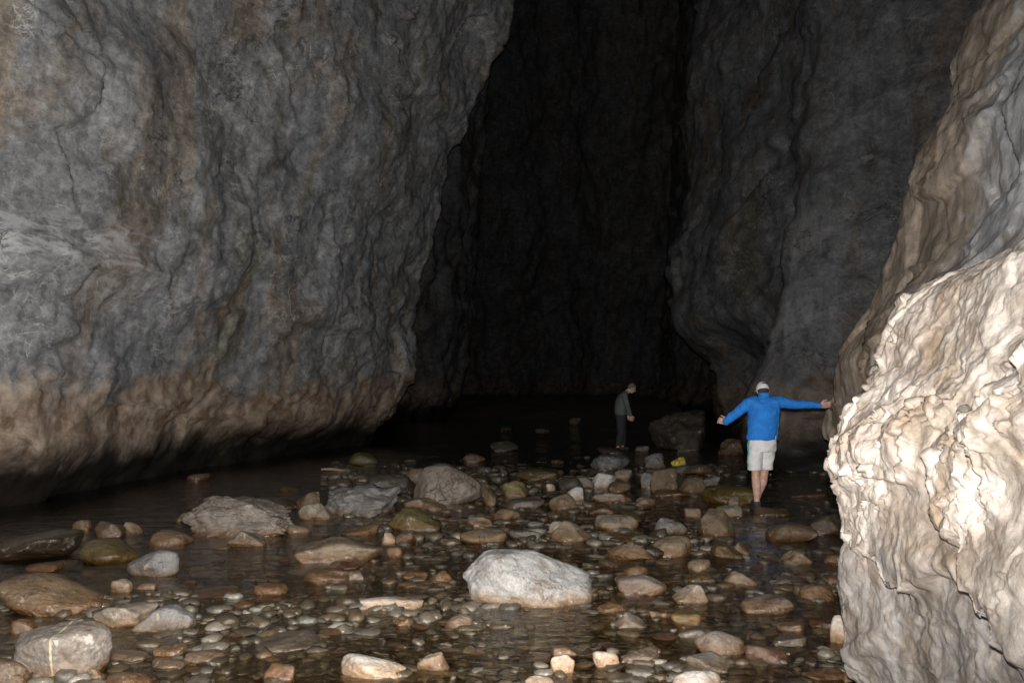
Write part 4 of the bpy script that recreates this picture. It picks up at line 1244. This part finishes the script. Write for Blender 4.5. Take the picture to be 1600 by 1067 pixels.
for a1, a2, a3 in arms: limb(b, [a1 + Vector((0, -.06 * np.sign(a1.y), .0)), a1, a2, a3.lerp(a2, .06)], [.085, .078, .062, .044])
fuse(b, 'sweater', M_grey, B_, 0.008, 4, 0.006, 9)
b = bmesh.new()
torso(b, [((0.015, 0, 1.0), .175, .135), ((0.015, 0, .88), .180, .145), ((0.02, 0, .80), .175, .14)], X1, Y1)
for s_ in (-1, 1):
    torso(b, [((0.02, .085 * s_, .86), .10, .13), ((0.035 + .02 * s_, .09 * s_, .65), .092, .115), ((0.045 + .03 * s_, .09 * s_, .45), .082, .098), ((0.01 + .06 * s_, .09 * s_, .10), .07, .085)], X1, Y1)
fuse(b, 'trousers', M_navy, B_, 0.008, 3, 0.006, 8)
b = bmesh.new(); blob(b, hc + tb @ Vector((-0.022, 0, 0.022)), (0.098, 0.083, 0.108), tb)
fuse(b, 'hair', M_hair, B_, 0.006, 1, 0.003, 40)
for s_ in (-1, 1):
    b = bmesh.new(); limb(b, [(0.0 + .07 * s_ - .05, .09 * s_, .02), (.05 + .07 * s_, .09 * s_, .02), (.14 + .07 * s_, .09 * s_, .01)], [.05, .052, .042])
    fuse(b, 'shoe', M_shoe, B_, 0.007, 1)

# ------------------------------------------------------------------ yellow bag, driftwood stick
t = NT('yellow foil plastic'); _p = t.n.new('ShaderNodeTexCoord').outputs['Object']
f = t.noise(_p, 14, 5, 0.6, 0.6)
M_bag = t.principled(t.mix(t.mr(f, 0.35, 0.65), (0.62, 0.47, 0.05), (0.88, 0.74, 0.16)), 0.22, t.bump(f, 1.0, 0.05), 0.7, 0.35)
D, F = ico(4)
v_, _e = facets(D * 1.9 + 5, 4, 0.5)
V = D * np.array([0.145, 0.11, 0.14]) * (1 + 0.30 * v_ + 0.15 * fbm(D * 3 + 1, 3))[:, None]
V[:, 2] = np.where(V[:, 2] < -0.04, -0.04 + (V[:, 2] + 0.04) * 0.2, V[:, 2])
V[:, 0] += 0.25 * np.clip(V[:, 2], 0, 1)
bagp = at(1061, 728, 18.3)
o = link('plastic_bag', mesh_from('plastic_bag', V, F), M_bag); o.location = (bagp.x, 18.3, bagp.z + 0.04)
tag(o, 'crumpled shiny yellow plastic bag lying on the stones mid stream', 'bag')
bm = bmesh.new()
p1, p2 = at(503, 733, 17.6), at(543, 736, 17.6)
limb(bm, [p1, p1.lerp(p2, .4) + Vector((0, .02, .015)), p2], [.022, .028, .020], 10)
me = bpy.data.meshes.new('driftwood'); bm.to_mesh(me); bm.free(); me.shade_smooth()
o = link('driftwood_stick', me, simple('bleached wood', (0.34, 0.25, 0.16), 0.7)); tag(o, 'straight pale driftwood stick left of the mossy dome', 'stick')
